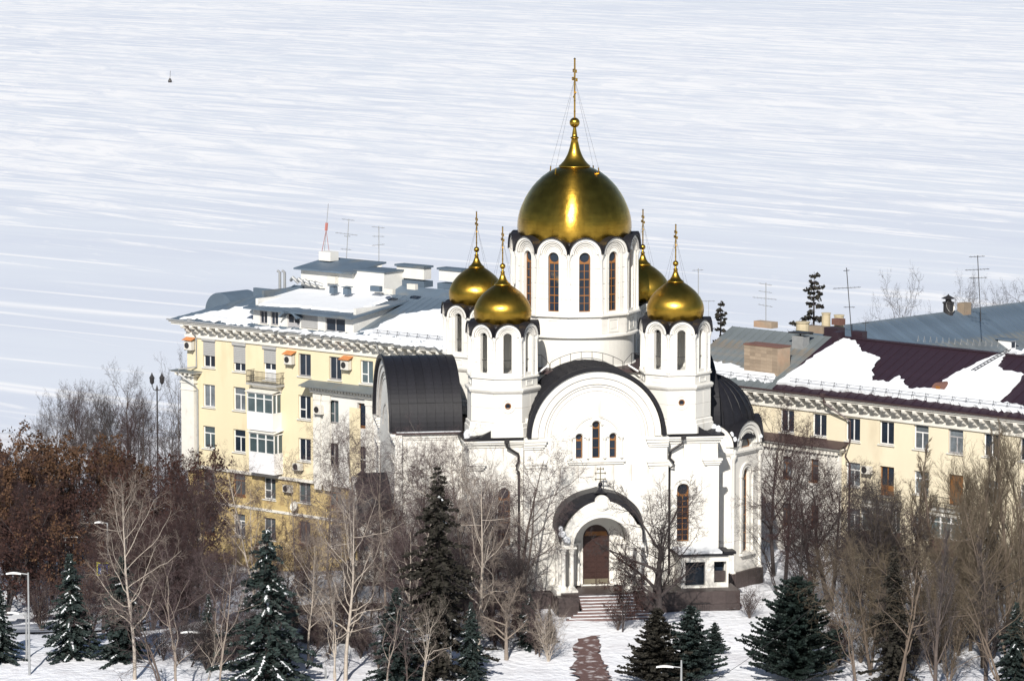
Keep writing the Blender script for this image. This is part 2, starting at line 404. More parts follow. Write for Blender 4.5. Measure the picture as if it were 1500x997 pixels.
# ------------------------------------------------------------------ church
CH_ROT = R(9)
CHO = at_y(841, 600, 303); CHO.z = 0
def ZL(py, lx, ly): return at_y(841, py, 303 + lx*math.sin(CH_ROT) + ly*math.cos(CH_ROT)).z
church = empty('church', CHO, CH_ROT)
tag(church, 'white stone orthodox church with one large and four small golden onion domes', 'church')
SP = 12.3                                              # spring height of the great vaults

def wbuild(mb, name, m='white', parent=None, **k): return mb.build(name, M[m], parent or church, **k)

# arched window: wooden frame with panes
def window_meshes(w_, h, rows, cols, round_top=True):
    """local: bottom centre at origin, plane x,z, front towards -y"""
    out = arched(0, 0, w_, h); holes = []; r = w_/2; b = .05
    if round_top: holes.append(circ(0, h-r, r-b*.9, 14)); top = h - 2*r - .0
    else: top = h - r*.6
    dz = (top - b) / rows; dx = (w_ - b) / cols
    for i in range(rows):
        for j in range(cols):
            x0 = -w_/2 + b + j*dx; z0 = b + i*dz
            holes.append(rect(x0, x0+dx-b, z0, z0+dz-b*(1.5 if (i % 2) else .7)))
    f = MB().plate(out, holes, -.03, .03).mesh('window_frame')
    g = MB().plate(out, [], .0, .02).mesh('window_pane')
    return f, g
def put_window(meshes, parent, loc, rz=0, fm='wood'):
    f = link('window_frame', meshes[0], M[fm], parent, loc, (0,0,rz)); link('window_pane', meshes[1], M['glass'], parent, loc, (0,0,rz))
    return f
WBIG = window_meshes(.86, 4.2, 8, 2); WDRUM = window_meshes(.80, 4.35, 6, 2)
WT = window_meshes(.52, 2.65, 3, 1); WT2 = window_meshes(.46, 1.75, 2, 1, True)

# --- walls of the nave: front side bays
def wall_front():
    m = MB()
    for s in (-1, 1):
        x0, x1 = (-9.1, -5.2) if s < 0 else (5.2, 9.1)
        wx = s*6.55
        m.plate(rect(x0, x1, 1.2, 11.9), [arched(wx, 4.35, .9, 4.25)], -8.4, -7.9)
    m.box(-9.1, -5.2, -7.55, -7.5, 1.2, 11.9); m.box(5.2, 9.1, -7.55, -7.5, 1.2, 11.9)
    m.box(-9.1,-8.8,-7.9,8.4,1.2,11.9); m.box(8.8,9.1,-7.9,8.4,1.2,11.9); m.box(-9.1,9.1,8.1,8.4,1.2,11.9)
    # corner pilasters, bands
    for x0, x1 in ((-9.16,-8.3),(8.3,9.16)): m.box(x0, x1, -8.5, -8.4, 1.2, 10.3)
    return wbuild(m, 'nave_wall')
nave = wall_front()
for s in (-1, 1): put_window(WBIG, church, (s*6.55, -8.12, 4.38))
def arch_rings(parent, cx, zc, rings, y, name='window_surround', m='white', n=18, T=None):
    mb = MB(); mb.T = T
    for r0, r1, pr in rings: mb.arc(cx, zc, r0, r1, y-pr, y+.02, n=n)
    return wbuild(mb, name, m, parent)
for s in (-1, 1): arch_rings(church, s*6.55, 4.35+4.25-.45, [(.72,.86,.10),(.86,1.0,.06)], -8.4)
def cornice(prof, x0, x1, y, name='cornice', ends=True, parent=None, m='white', back=None):
    """stack of boxes: prof = [(z0,z1,proud)]"""
    mb = MB()
    for z0, z1, pr in prof: mb.box(x0-(pr if ends else 0), x1+(pr if ends else 0), y-pr, (back if back is not None else y+.05), z0, z1)
    return wbuild(mb, name, m, parent)
CP = [(11.55,11.68,.10),(11.68,11.80,.18),(11.80,11.94,.32),(11.94,12.08,.42)]
for s in (-1, 1):
    x0, x1 = (-9.1, -5.32) if s < 0 else (5.32, 9.1)
    cornice(CP, x0, x1, -8.4, back=-7.2)
    cornice([(9.95,10.1,.12),(10.1,10.28,.2),(10.28,10.42,.28)], (8.2 if s>0 else -9.1), (9.1 if s>0 else -8.2), -8.5, name='pilaster_capital')
    cornice([(10.42,10.46,.02)], x0, x1, -8.4, name='string_course', ends=False)

# --- side arms
def gable(y, half=4.70, name='gable_wall', zc=SP, T=None, base=1.2, holes=()):
    m = MB(); m.T = T; n = 36
    out = [(-5.2, base), (5.2, base), (5.2, zc-.05)] + [(half*math.cos(PI*k/n), zc+half*math.sin(PI*k/n)) for k in range(n+1)] + [(-5.2, zc-.05)]
    m.plate(out, holes, y, y+.5)
    g = wbuild(m, name)
    r = MB(); r.T = T
    r.arc(0, zc, 4.25, 4.72, y-.16, y+.03, n=36); r.arc(0, zc, 3.78, 4.25, y-.09, y+.03, n=36); r.arc(0, zc, 3.60, 3.66, y-.05, y+.02, n=36)
    r.arc(0, zc, 3.30, 3.36, y-.03, y+.02, n=36)
    r.arc(0, zc-.35, 1.72, 1.79, y-.04, y+.02, n=24)
    wbuild(r, 'archivolt')
    for q0, q1, pr_, zz in ((4.24,4.275,.175,zc),(3.765,3.80,.10,zc),(3.58,3.61,.06,zc),(3.28,3.30,.04,zc),(1.70,1.725,.05,zc-.35),(1.79,1.81,.045,zc-.35)):
        r2 = MB(); r2.T = T; r2.arc(0, zz, q0, q1, y-pr_, y+.02, n=36); wbuild(r2, 'stained_joint', 'line')
    c = MB(); c.T = T
    for s in (-1, 1):
        a, b_ = (s*5.27, s*3.95); x0, x1 = min(a,b_), max(a,b_)
        for z0, z1, pr in [(11.45,11.6,.1),(11.6,11.8,.18),(11.8,12.02,.28),(12.02,12.2,.36), (9.95,10.12,.1),(10.12,10.35,.2),(10.35,10.5,.28)]:
            c.box(x0-(pr if s>0 else 0), x1+(pr if s<0 else 0), y-pr, y+.03, z0, z1)
        c.box(x0, x1, y-.07, y+.03, base, 9.95)
    wbuild(c, 'pilaster')
    return g
fy = -9.25
tri = [arched(0, 10.72, .56, 2.68), arched(-1.23, 10.72, .5, 1.78), arched(1.23, 10.72, .5, 1.78)]
gable(fy, holes=tri)
put_window(WT, church, (0, fy+.28, 10.73)); put_window(WT2, church, (-1.23, fy+.28, 10.73)); put_window(WT2, church, (1.23, fy+.28, 10.73))
m = MB(); m.box(-5.1, 5.1, fy+.8, fy+.85, 1.2, 13.6); wbuild(m, 'inner_wall')
for cx, zc, w_ in ((0, 13.12, .28), (-1.23, 12.25, .25), (1.23, 12.25, .25)):
    arch_rings(church, cx, zc, [(w_+.07, w_+.17, .14), (w_+.17, w_+.30, .08)], fy)
m = MB()
for x in (-1.85, -.62, .62, 1.85):
    m.T = Matrix.Translation((x, fy-.06, 0)); m.lathe([(.10,10.7),(.14,10.75),(.10,10.85),(.09,12.0),(.13,12.1),(.17,12.2),(.17,12.26)], 8)
m.T = None; m.box(-2.1, 2.1, fy-.22, fy, 10.45, 10.6); m.box(-2.0, 2.0, fy-.14, fy, 10.3, 10.45)
wbuild(m, 'window_surround')
TW = Matrix.Rotation(-PI/2, 4, 'Z')      # local front (-y) turned to face -x
XW = -14.0
gable(XW, T=TW, name='gable_wall')
# long side walls of arms
m = MB(); m.box(XW+.5, -8.9, -4.85, -4.4, 1.2, 12.2); m.box(XW+.5, -8.9, 4.4, 4.85, 1.2, 12.2)
m.box(-5.2, -4.75, fy+.5, -8, 1.2, 12.2); m.box(4.75, 5.2, fy+.5, -8, 1.2, 12.2); wbuild(m, 'arm_wall')
cornice([(11.7,11.85,.08),(11.85,12.05,.16),(12.05,12.2,.24)], XW+.5, -9.1, -4.85, ends=False)

# --- barrel vaults: curved metal sheets laid side by side
def vault(x_len, T, width, name='vault_roof', r=4.95, zc=SP, m='darkroof', tiers=((0, 24),(24,156),(156,180)), wr=.0):
    base = MB(); base.T = T; base.arc(0, zc, r-.16, r-.05, 0, x_len, n=40)
    b = wbuild(base, name, m)
    n = max(1, int(round(x_len/width))); wdt = x_len/n
    for (a, c) in tiers:
        mm = MB(); mm.arc(0, zc, r-.05, r, .012, wdt-.012, a0=R(a)+.002, a1=R(c)-.002, n=max(3, int((c-a)/4)))
        mm.arc(0, zc, r, r+.035, .0, .035, a0=R(a)+.002, a1=R(c)-.002, n=max(3, int((c-a)/8)))
        me = mm.mesh('roof_sheet')
        for k in range(n):
            o = link('roof_sheet', me, M[m], b); rr = random.Random(k*7+a)
            o.matrix_local = T @ Matrix.Translation((0, k*wdt, rr.uniform(-.008,.008)))
    return b
vault(5.2, Matrix.Translation((0, fy-.25, 0)), .26)
vault(5.2, TW @ Matrix.Translation((0, XW-.25, 0)), .62)
vault(3.2, Matrix.Rotation(PI/2, 4, 'Z') @ Matrix.Translation((0, -10.0, 0)), .62)
vault(5.0, Matrix.Rotation(PI, 4, 'Z') @ Matrix.Translation((0, -9.3, 0)), .8)
# rims of the vault roofs and flat eaves
m = MB(); m.arc(0, SP, 4.78, 5.06, fy-.36, fy-.25, n=40); m.T = TW; m.arc(0, SP, 4.78, 5.08, XW-.40, XW-.25, n=40); wbuild(m, 'roof_rim', 'darkroof')
m = MB(); m.box(XW-.2, -9.2, -5.25, -4.7, SP-.16, SP-.02); wbuild(m, 'gutter', 'brownroof')
m = MB(); m.box(XW+.1, -9.2, -5.22, -5.0, SP-.02, SP+.02); wbuild(m, 'roof_snow', 'snow')
# block below the drum
m = MB(); m.box(-5.0, 5.0, -5.0, 5.0, 11.9, 16.35); wbuild(m, 'crossing_block', 'white')
m = MB(); m.box(-5.3, 5.3, -5.3, 5.3, 16.35, 16.62)
for sx in (-1, 1): m.lathe([(.34,15.9),(.30,16.5),(.20,16.9),(0,16.92)], 8, c=(sx*4.35, -5.5))
wbuild(m, 'crossing_parapet', 'brownroof')
# corner bay roofs
for sx in (-1, 1):
    for sy in (-1, 1):
        m = MB(); x0, x1 = sx*5.2, sx*9.5; X0, X1 = min(x0,x1), max(x0,x1); y0, y1 = sy*5.0, sy*8.85; Y0, Y1 = min(y0,y1), max(y0,y1)
        m.add([(X0,Y0,12.08),(X1,Y0,12.08),(X1,Y1,12.08),(X0,Y1,12.08),(X0,Y0,12.2),(X1,Y0,12.2),(X1,Y1,12.2),(X0,Y1,12.2),
               (sx*5.2,sy*5,12.95),(sx*8.4,sy*5,12.95),(sx*8.4,sy*7.6,12.75),(sx*5.2,sy*7.6,12.75)],
              [(0,3,2,1),(0,1,5,4),(1,2,6,5),(2,3,7,6),(3,0,4,7),(4,5,9,8),(5,6,10,9),(6,7,11,10),(7,4,8,11),(8,9,10,11)])
        # little pediment on the eave
        cx = sx*7.35; yy = sy*8.8
        m.add([(cx-1.15,yy,12.2),(cx+1.15,yy,12.2),(cx,yy,12.95),(cx-1.15,yy-sy*1.6,12.45),(cx+1.15,yy-sy*1.6,12.45),(cx,yy-sy*1.6,12.95)],
              [(0,1,2),(0,2,5,3),(1,4,5,2)])
        rnd = random.Random(sx*3+sy)
        wbuild(m, 'corner_roof', 'darkroof')
        if sy < 0:
            s_ = MB()
            for (qx, qy, q) in ((sx*5.35, -8.4, .34), (sx*8.6, -6.6, .42), (sx*9.0, -7.3, .32), (sx*5.6, -7.9, .28), (sx*9.2,-8.1,.22)):
                s_.T = Matrix.Translation((qx, qy, 12.35)); s_.lathe([(q,-.15),(q*1.05,.05),(q*.85,.22),(q*.4,.36),(0,.4)], 9, ph=q*9)
            wbuild(s_, 'roof_snow', 'snow', smooth=True)

# --- downpipes with snow, beside the central gable
for sx in (-1, 1):
    y = -8.52
    pts = [(sx*(5.35), -8.95, 12.1), (sx*5.4, -8.9, 11.75), (sx*6.05 if sx<0 else 5.95, -8.75, 11.35), (sx*5.55, y-.15, 11.0), (sx*5.52, y, 10.6), (sx*5.5, y, 10.5), (sx*5.75, y-.38, 10.25), (sx*5.72, y-.36, 9.95), (sx*5.5, y, 9.75), (sx*5.5, y, 2.0)]
    pts = [(sx*5.55,-8.98,12.15),(sx*5.65,-8.98,11.75),(sx*6.05,-8.95,11.35),(sx*6.35,-8.8,11.0),(sx*5.6+sx*.4,-8.62,10.9)] if False else pts
    m = MB(); m.tube(pts[3:], .09, 8)
    m.tube([(sx*6.45, -8.95, 12.0), (sx*6.4, -8.85, 11.6), (sx*5.55, -8.7, 11.05)], .09, 8)
    m.box(sx*6.45-.16, sx*6.45+.16, -9.05, -8.8, 11.9, 12.2)
    wbuild(m, 'downpipe', 'iron')

# --- stone facing panels on flat walls: separate blocks with open joints
def panels(parent, rects, sx, sz, y, avoid=(), T=None, name='stone_panel', t=.018, joint=.03, m='white'):
    cache = {}
    for (x0, x1, z0, z1) in rects:
        if m == 'white' and name == 'stone_panel' and not avoid:
            g = MB().box(x0+.02, x1-.02, y-.006, y+.01, z0+.02, z1-.02).build('joint_bed', M['grout'], parent); g.matrix_local = T or Matrix()
        nz = max(1, round((z1-z0)/sz)); dz = (z1-z0)/nz
        nx = max(1, round((x1-x0)/sx)); dx = (x1-x0)/nx
        for i in range(nz):
            off = (i % 2)*.5
            for j in range(nx):
                a, b_ = x0+j*dx, x0+(j+1)*dx; c, d = z0+i*dz, z0+(i+1)*dz
                if any(a < q[1] and b_ > q[0] and c < q[3] and d > q[2] for q in avoid): continue
                k = (round(dx,3), round(dz,3))
                if k not in cache: cache[k] = MB().box(joint/2, dx-joint/2, -t, .01, joint/2, dz-joint/2).mesh(name)
                o = link(name, cache[k], M[m], parent)
                o.matrix_local = (T or Matrix()) @ Matrix.Translation((a, y, c))
panels(nave, [(5.34,8.28,1.25,9.9),(-8.28,-5.34,1.25,9.9)], 1.0, 1.08, -8.4, avoid=[(5.5,7.6,4.2,9.2),(-7.6,-5.5,4.2,9.2),(5,9,0,2.0)])
panels(nave, [(5.34,9.1,10.5,11.5),(-9.1,-5.34,10.5,11.5)], 1.25, 1.0, -8.4)
panels(church, [(-3.9,3.9,9.0,10.25)], 1.3, 1.25, fy); panels(church, [(-3.9,-3.3,1.3,9.0),(3.3,3.9,1.3,9.0)], .6, 1.1, fy)
panels(church, [(-8.9+-4.5,-9.2,5,11.6)], 1.05, 1.1, -4.85)

# --- polygon drum module (towers and central drum)
def facet_T(k, n, ap): return Matrix.Rotation(2*PI*k/n, 4, 'Z') @ Matrix.Translation((0, -ap, 0))
def cross_mesh(h, r, along='y'):
    """orthodox cross with knobs; arms along y"""
    m = MB(); t = r
    m.box(-t, t, -t, t, 0, h)
    for zz, L in ((.80, .30), (.66, .50), ):
        m.box(-t*.8, t*.8, -h*L*.5*.72, h*L*.5*.72, h*zz-t, h*zz+t)
        for s in (-1, 1):
            m.box(-t*1.2, t*1.2, s*h*L*.36-t*1.5, s*h*L*.36+t*1.5, h*zz-t*2.2, h*zz+t*2.2)
    m.tube([(0,-h*.13,h*.40+h*.05),(0,h*.13,h*.40-h*.05)], t*.9, 5)
    m.T = Matrix.Translation((0,0,h)); m.lathe([(0,-t),(t*1.8,0),(0,t*2)], 6)
    for zz, q in ((.66,2.6),(.30,1.7),(.12,1.7)):
        m.T = Matrix.Translation((0,0,h*zz)); m.lathe([(0,-t*q),(t*q,0),(0,t*q)], 8)
    return m
def onion(prof_in, n=48): return MB().lathe(prof_in, n)

# --------- central drum
AP = 4.44; N12 = 12; FW = 2*AP*math.tan(PI/N12); ZB, ZS = 20.55, 24.95
drum = MB(); drum.lathe([(4.55,16.5),(4.55,16.65),(4.42,16.7),(4.42,18.75)], 72)
drum.lathe([(4.42,18.75),(4.72,18.85),(4.72,18.98),(4.55,19.02),(4.5,19.05)], 72)
c12 = 1/math.cos(PI/12)
drum.lathe([(4.46*c12,19.0),(4.46*c12,20.3),(4.72*c12,20.38),(4.72*c12,20.50),(4.55*c12,20.58),(3.9*c12,20.6)], 12, ph=PI/2+PI/12)
drum.lathe([(3.75,20.6),(3.75,25.2)], 24)
drum = wbuild(drum, 'drum')
hw = FW/2
out = [(-hw, ZB), (hw, ZB), (hw, ZS)] + [(1.16*math.cos(PI*k/16), ZS+1.16*math.sin(PI*k/16)) for k in range(17)] + [(-hw, ZS)]
wallf = MB().plate(out, [arched(0, 20.72, .84, 4.34)], 0, .45).mesh('drum_wall')
rng = MB()
for r0, r1, pr in ((.96,1.17,.20),(.84,.96,.13),(.70,.76,.09),(.58,.64,.06)): rng.arc(0, ZS-.03, r0, r1, -pr, .03, n=18)
for s in (-1,1):
    rng.box(s*.61-.03, s*.61+.03, -.06, .02, ZB, ZS); rng.box(s*.73-.03, s*.73+.03, -.09, .02, ZB, ZS)
rngm = rng.mesh('arch_surround')
ln_ = MB()
for q0, q1, pr_ in ((.945,.965,.21),(.76,.775,.10),(.64,.655,.07),(.555,.57,.05),(.43,.45,.03)): ln_.arc(0, ZS-.03, q0, q1, -pr_, .02, n=18)
lnm = ln_.mesh('stained_joint')
row_ = MB()
for zz in (ZB+1.1, ZB+2.2, ZB+3.3): row_.box(-1.17,-.44,-.004,.02,zz-.018,zz+.018).box(.44,1.17,-.004,.02,zz-.018,zz+.018)
rowm = row_.mesh('stained_joint')
cap = MB(); cap.arc(0, ZS-.03, 1.17, 1.25, -.34, 1.5, n=16); capm = cap.mesh('arch_roof')
colm = MB().lathe([(.20,ZB),(.20,ZB+.15),(.14,ZB+.2),(.125,ZS-.45),(.15,ZS-.42),(.15,ZS-.38),(.20,ZS-.22),(.26,ZS-.05),(.26,ZS+.02)], 10).mesh('column', True)
pan = MB(); 
pan.box(-.52,.52,-.03,.01,19.2,20.2); pan2 = MB().plate(rect(-.52,.52,19.18,20.22), [rect(-.36,.36,19.34,20.06)], -.05, .01)
pan2.box(-.26,.26,-.04,.01,19.44,19.96); panm = pan2.mesh('recessed_panel')
sp_me = MB().box(0, .30, -.02, .01, 0, 1.0).mesh('stone_panel')
sp_low = MB().box(0, .52, -.02, .01, 0, .56).mesh('stone_panel')
for k in range(N12):
    T = facet_T(k, N12, AP)
    for me, nm, mm in ((wallf,'drum_wall','white'),(rngm,'arch_surround','white'),(capm,'arch_roof','darkroof'),(lnm,'stained_joint','line'),(rowm,'stained_joint','line'),(panm,'recessed_panel','white')):
        o = link(nm, me, M[mm], drum); o.matrix_local = T
        if nm == 'recessed_panel': o.matrix_local = facet_T(k, N12, 4.46)
    fr = link('window_frame', WDRUM[0], M['wood'], drum); fr.matrix_local = T @ Matrix.Translation((0,.26,20.73))
    gl = link('window_pane', WDRUM[1], M['glass'], drum); gl.matrix_local = T @ Matrix.Translation((0,.26,20.73))
    rc = AP*c12 + .02; a = 2*PI*(k+.5)/N12 - PI/2
    link('column', colm, M['white'], drum, (rc*math.cos(a), rc*math.sin(a), 0))
    if k in (10, 11, 0, 1, 2, 3):
        for s in (-1, 1):
            for i in range(4):
                o = link('stone_panel', sp_me, M['white'], drum); o.matrix_local = T @ Matrix.Translation((s*.94-.15, 0, ZB+.05+i*1.1))
            for i in range(2):
                o = link('stone_panel', sp_low, M['white'], drum); o.matrix_local = facet_T(k, N12, 4.46) @ Matrix.Translation((s*.86-.26, 0, 19.1+i*.6))
for zz in (22.7, ):
    pass
m = MB(); m.lathe([(4.35,25.0),(4.2,25.65),(3.85,25.95)], 48); wbuild(m, 'dome_skirt', 'darkroof')
# dome: rows of gilded plates, each very slightly out of true
ZE = 26.6; q = .01534
DP = [(255,940),(266,905),(272,880),(274,855),(273,830),(270,808),(262,776),(252,750),(238,720),(222,692),(203,664),(182,640),(155,614),(122,590),(95,575),(70,566)]
DP = [(r*q, ZE+(852-y)*q) for r, y in DP]
dome = MB().lathe([(r-.04, z) for r, z in DP], 64); dome = wbuild(dome, 'central_dome', 'gold2', smooth=True)
rows = [(0,3),(3,5),(5,6),(6,7),(7,8),(8,9),(9,10),(10,11),(11,12),(12,13)]
ra = random.Random(11)
for ri, (a, b_) in enumerate(rows):
    nn = 28 if ri < 8 else 22
    seg = [tuple(Vector(DP[i]).lerp(Vector(DP[i+1]), u/3)) for i in range(a, b_) for u in range(3)] + [DP[b_]]; d = 2*PI/nn; off = (ri % 2)*d/2
    mm = MB(); K = 6; vs = []; 
    for r, z in seg:
        for k in range(K+1):
            t = -d/2 + d*k/K
            t = t*.995; vs.append((r*math.cos(t), r*math.sin(t), z))
    fs = [(i*(K+1)+k, i*(K+1)+k+1, (i+1)*(K+1)+k+1, (i+1)*(K+1)+k) for i in range(len(seg)-1) for k in range(K)]
    # pivot at the plate centre so that it can be tilted
    cz = (seg[0][1]+seg[-1][1])/2; cr = (seg[0][0]+seg[-1][0])/2
    mm.add([(x+.004, y, z) for x, y, z in vs], fs); me = mm.mesh('dome_plate', True)
    nrm = []
    for i, (r, z) in enumerate(seg):
        p_, q_ = (DP[a-1] if (i == 0 and a > 0) else seg[max(i-1,0)]), (DP[b_+1] if (i == len(seg)-1 and b_+1 < len(DP)) else seg[min(i+1, len(seg)-1)])
        tr, tz = q_[0]-p_[0], q_[1]-p_[1]; L_ = math.hypot(tr, tz); nr, nz = tz/L_, -tr/L_
        for k in range(K+1):
            t = (-d/2 + d*k/K)*.995; nrm.append((nr*math.cos(t), nr*math.sin(t), nz))
    me.normals_split_custom_set_from_vertices(nrm)
    for k in range(nn):
        o = link('dome_plate', me, M['gold2'], dome)
        o.matrix_local = Matrix.Rotation(k*d+off, 4, 'Z') @ Matrix.Translation((cr, 0, cz)) @ Matrix.Rotation(ra.gauss(0,.0045), 4, 'Y') @ Matrix.Rotation(ra.gauss(0,.004), 4, 'Z') @ Matrix.Translation((-cr, 0, -cz))
z0 = ZE + (852-565)*q
m = MB(); m.lathe([(75*q,z0-.02),(77*q,z0),(75*q,z0+.05),(66*q,z0+.16),(52*q,z0+.40),(43*q,z0+.62),(35*q,z0+.86),(29*q,z0+1.1),(24*q,z0+1.36),(19*q,z0+1.7),(15*q,z0+2.0),(20*q,z0+2.06),(20*q,z0+2.12),(13*q,z0+2.18),(12*q,z0+2.35),(8*q,z0+2.75),(7*q,z0+2.85)], 32)
m.T = Matrix.Translation((0,0,z0+3.2)); m.lathe([(24.5*q*math.cos(a), 24.5*q*math.sin(a)) for a in np.linspace(-PI/2, PI/2, 13)], 24)
wbuild(m, 'dome_spire', 'gold', smooth=True)
cm = cross_mesh(4.35, .055); wbuild(cm, 'cross', 'gold', loc=(0,0,z0+3.5))
m = MB()
for a in (35, 145, 215, 325):
    a = R(a); m.tube([(.02*math.cos(a), .3*math.sin(a)*.3, z0+6.3), (1.95*math.cos(a), 1.95*math.sin(a), z0-.1)], .008, 3)
wbuild(m, 'guy_wire', 'iron')
m = MB()
for a in (35, 145, 215, 325):
    a = R(a); m.box(-.03,.03,-.03,.03,0,.01) if False else m.tube([(1.98*math.cos(a), 1.98*math.sin(a), z0-.5), (1.93*math.cos(a), 1.93*math.sin(a), z0-.05)], .05, 6)
wbuild(m, 'wire_anchor', 'gold')

# --------- corner towers
AP8 = 2.30; hw8 = AP8*math.tan(PI/8); c8 = 1/math.cos(PI/8); TZ = 16.65; TS = 19.5
def make_tower(k0):
    ph = PI/8
    jm = MB()
    for zz, rr in ((14.4,2.425),(13.34,2.43),(15.50,2.56),(15.84,2.43),(16.45,2.42)): jm.lathe([(rr*c8+.006,zz-.015),(rr*c8+.006,zz+.015)], 8, ph=ph)
    m = MB()
    m.lathe([(2.62*c8,12.3),(2.62*c8,12.95),(2.55*c8,13.0),(2.55*c8,13.25),(2.48*c8,13.3),(2.42*c8,13.34),(2.42*c8,15.45),(2.55*c8,15.52),(2.62*c8,15.66),(2.62*c8,15.78),(2.42*c8,15.84),(2.38*c8,15.86),(2.38*c8,16.42),(2.50*c8,16.5),(2.50*c8,16.6),(2.3*c8,16.66),(0,16.66)], 8, ph=ph)
    t = wbuild(m, 'corner_tower')
    wbuild(jm, 'stained_joint', 'line', t)
    lj = MB()
    for q0, q1, pr_ in ((.725,.745,.18),(.53,.545,.08),(.42,.435,.05),(.33,.35,.02)): lj.arc(0, TS-.02, q0, q1, -pr_, .02, n=14)
    for zz in (TZ+.96, TZ+1.91): lj.box(-.93,-.33,-.004,.02,zz-.016,zz+.016).box(.33,.93,-.004,.02,zz-.016,zz+.016)
    ljm = lj.mesh('stained_joint')
    out = [(-hw8, TZ), (hw8, TZ), (hw8, TS)] + [(.93*math.cos(PI*k/14), TS+.93*math.sin(PI*k/14)) for k in range(15)] + [(-hw8, TS)]
    wl = MB().plate(out, [arched(0, TZ+.22, .62, 2.9)], 0, .30).mesh('tower_wall')
    rg = MB()
    for r0, r1, pr in ((.74,.935,.17),(.62,.74,.10),(.47,.53,.07),(.36,.42,.04)): rg.arc(0, TS-.02, r0, r1, -pr, .03, n=16)
    for s in (-1,1): rg.box(s*.50-.025, s*.50+.025, -.07, .02, TZ, TS-.02); rg.box(s*.39-.025, s*.39+.025, -.04, .02, TZ, TS-.02)
    rgm = rg.mesh('arch_surround'); cpm = MB().arc(0, TS-.02, .935, 1.0, -.28, .9, n=14).mesh('arch_roof')
    cl = MB().lathe([(.15,TZ),(.15,TZ+.12),(.10,TZ+.16),(.095,TS-.4),(.12,TS-.36),(.16,TS-.2),(.2,TS-.06),(.2,TS)], 8).mesh('column', True)
    pn = MB().plate(rect(-.42,.42,15.95,16.36), [rect(-.32,.32,16.02,16.29)], -.04, .01).mesh('recessed_panel')
    sp1 = MB().box(0,.24,-.018,.01,0,.93).mesh('stone_panel'); sp2 = MB().box(0,.96,-.018,.01,0,1.02).mesh('stone_panel')
    for k in range(8):
        T = facet_T(k, 8, AP8)
        for me, nm, mm in ((wl,'tower_wall','white'),(rgm,'arch_surround','white'),(cpm,'arch_roof','darkroof'),(ljm,'stained_joint','line')):
            o = link(nm, me, M[mm], t); o.matrix_local = T
        o = link('recessed_panel', pn, M['white'], t); o.matrix_local = facet_T(k, 8, 2.38)
        a = 2*PI*(k+.5)/8 - PI/2; rc = AP8*c8+.01
        link('column', cl, M['white'], t, (rc*math.cos(a), rc*math.sin(a), 0))
        if k in (6, 7, 0, 1, 2):
            for s in (-1, 1):
                for i in range(3):
                    o = link('stone_panel', sp1, M['white'], t); o.matrix_local = T @ Matrix.Translation((s*.70-.12, 0, TZ+.025+i*.96))
                if k != 0:
                    for i in range(2):
                        o = link('stone_panel', sp2, M['white'], t); o.matrix_local = facet_T(k, 8, 2.42) @ Matrix.Translation((s*.50-.48, 0, 13.37+i*1.04))
    # railing inside openings
    m = MB()
    for k in range(8):
        m.T = facet_T(k, 8, AP8-.22)
        m.box(-.3,.3,-.015,.015,TZ+1.12,TZ+1.16)
    m.T = None
    wbuild(m, 'opening_rail', 'iron', t)
    # oculus
    m = MB(); m.T = facet_T(0, 8, 2.42) @ Matrix.Translation((0,0,14.55))
    m.arc(0,0,.42,.52,-.06,.02,a0=0,a1=2*PI,n=24); m.arc(0,0,.24,.32,-.05,.02,a0=0,a1=2*PI,n=20); wbuild(m, 'oculus_ring', 'white', t)
    m = MB(); m.T = facet_T(0, 8, 2.42) @ Matrix.Translation((0,0,14.55)); m.arc(0,0,.17,.24,-.02,.02,a0=0,a1=2*PI,n=20); wbuild(m, 'window_frame', 'wood', t)
    m = MB(); m.T = facet_T(0, 8, 2.42) @ Matrix.Translation((0,0,14.55)); m.plate(circ(0,0,.18,16), [], -.008, .0); wbuild(m, 'window_pane', 'glass', t)
    # skirt, dome, ball, cross
    m = MB(); m.lathe([(2.25,19.7),(2.1,20.2),(1.7,20.5)], 32); wbuild(m, 'dome_skirt', 'darkroof', t)
    ze = 21.04; s_ = .01555
    pr = [(1.70,-1.15),(1.83,-.85),(1.95,-.62),(2.03,-.40),(2.075,-.12),(2.08,.10),(2.03,.36),(1.93,.62),(1.79,.88),(1.60,1.14),(1.40,1.36),(1.20,1.53),(1.0,1.69),(.78,1.84),(.62,1.94),(.56,2.0)]
    d = MB(); d.lathe([(r, ze+z) for r, z in pr], 48); d = wbuild(d, 'dome', 'gold', t, smooth=True)
    m = MB(); m.lathe([(.56,ze+1.98),(.60,ze+2.0),(.58,ze+2.06),(.42,ze+2.18),(.30,ze+2.36),(.20,ze+2.6),(.13,ze+2.84),(.17,ze+2.87),(.17,ze+2.92),(.09,ze+2.96),(.07,ze+3.15)], 20)
    m.T = Matrix.Translation((0,0,ze+3.32)); m.lathe([(.21*math.cos(a), .21*math.sin(a)) for a in np.linspace(-PI/2, PI/2, 11)], 16)
    wbuild(m, 'dome_spire', 'gold', t, smooth=True)
    m = cross_mesh(2.62, .042); wbuild(m, 'cross', 'gold', t, loc=(0,0,ze+3.5))
    m = MB()
    for a in (40, 140, 220, 320):
        a = R(a); m.tube([(.01, 0, ze+5.2), (1.05*math.cos(a), 1.05*math.sin(a), ze+1.62)], .007, 3)
    wbuild(m, 'guy_wire', 'iron', t)
    return t
tw = make_tower(0); tw.location = (-6.33, -6.33, 0)
for sx, sy, dz in ((1,-1,0),(-1,1,0),(1,1,0)):
    c = copy_tree(tw); c.location = (sx*6.33, sy*6.33, dz)

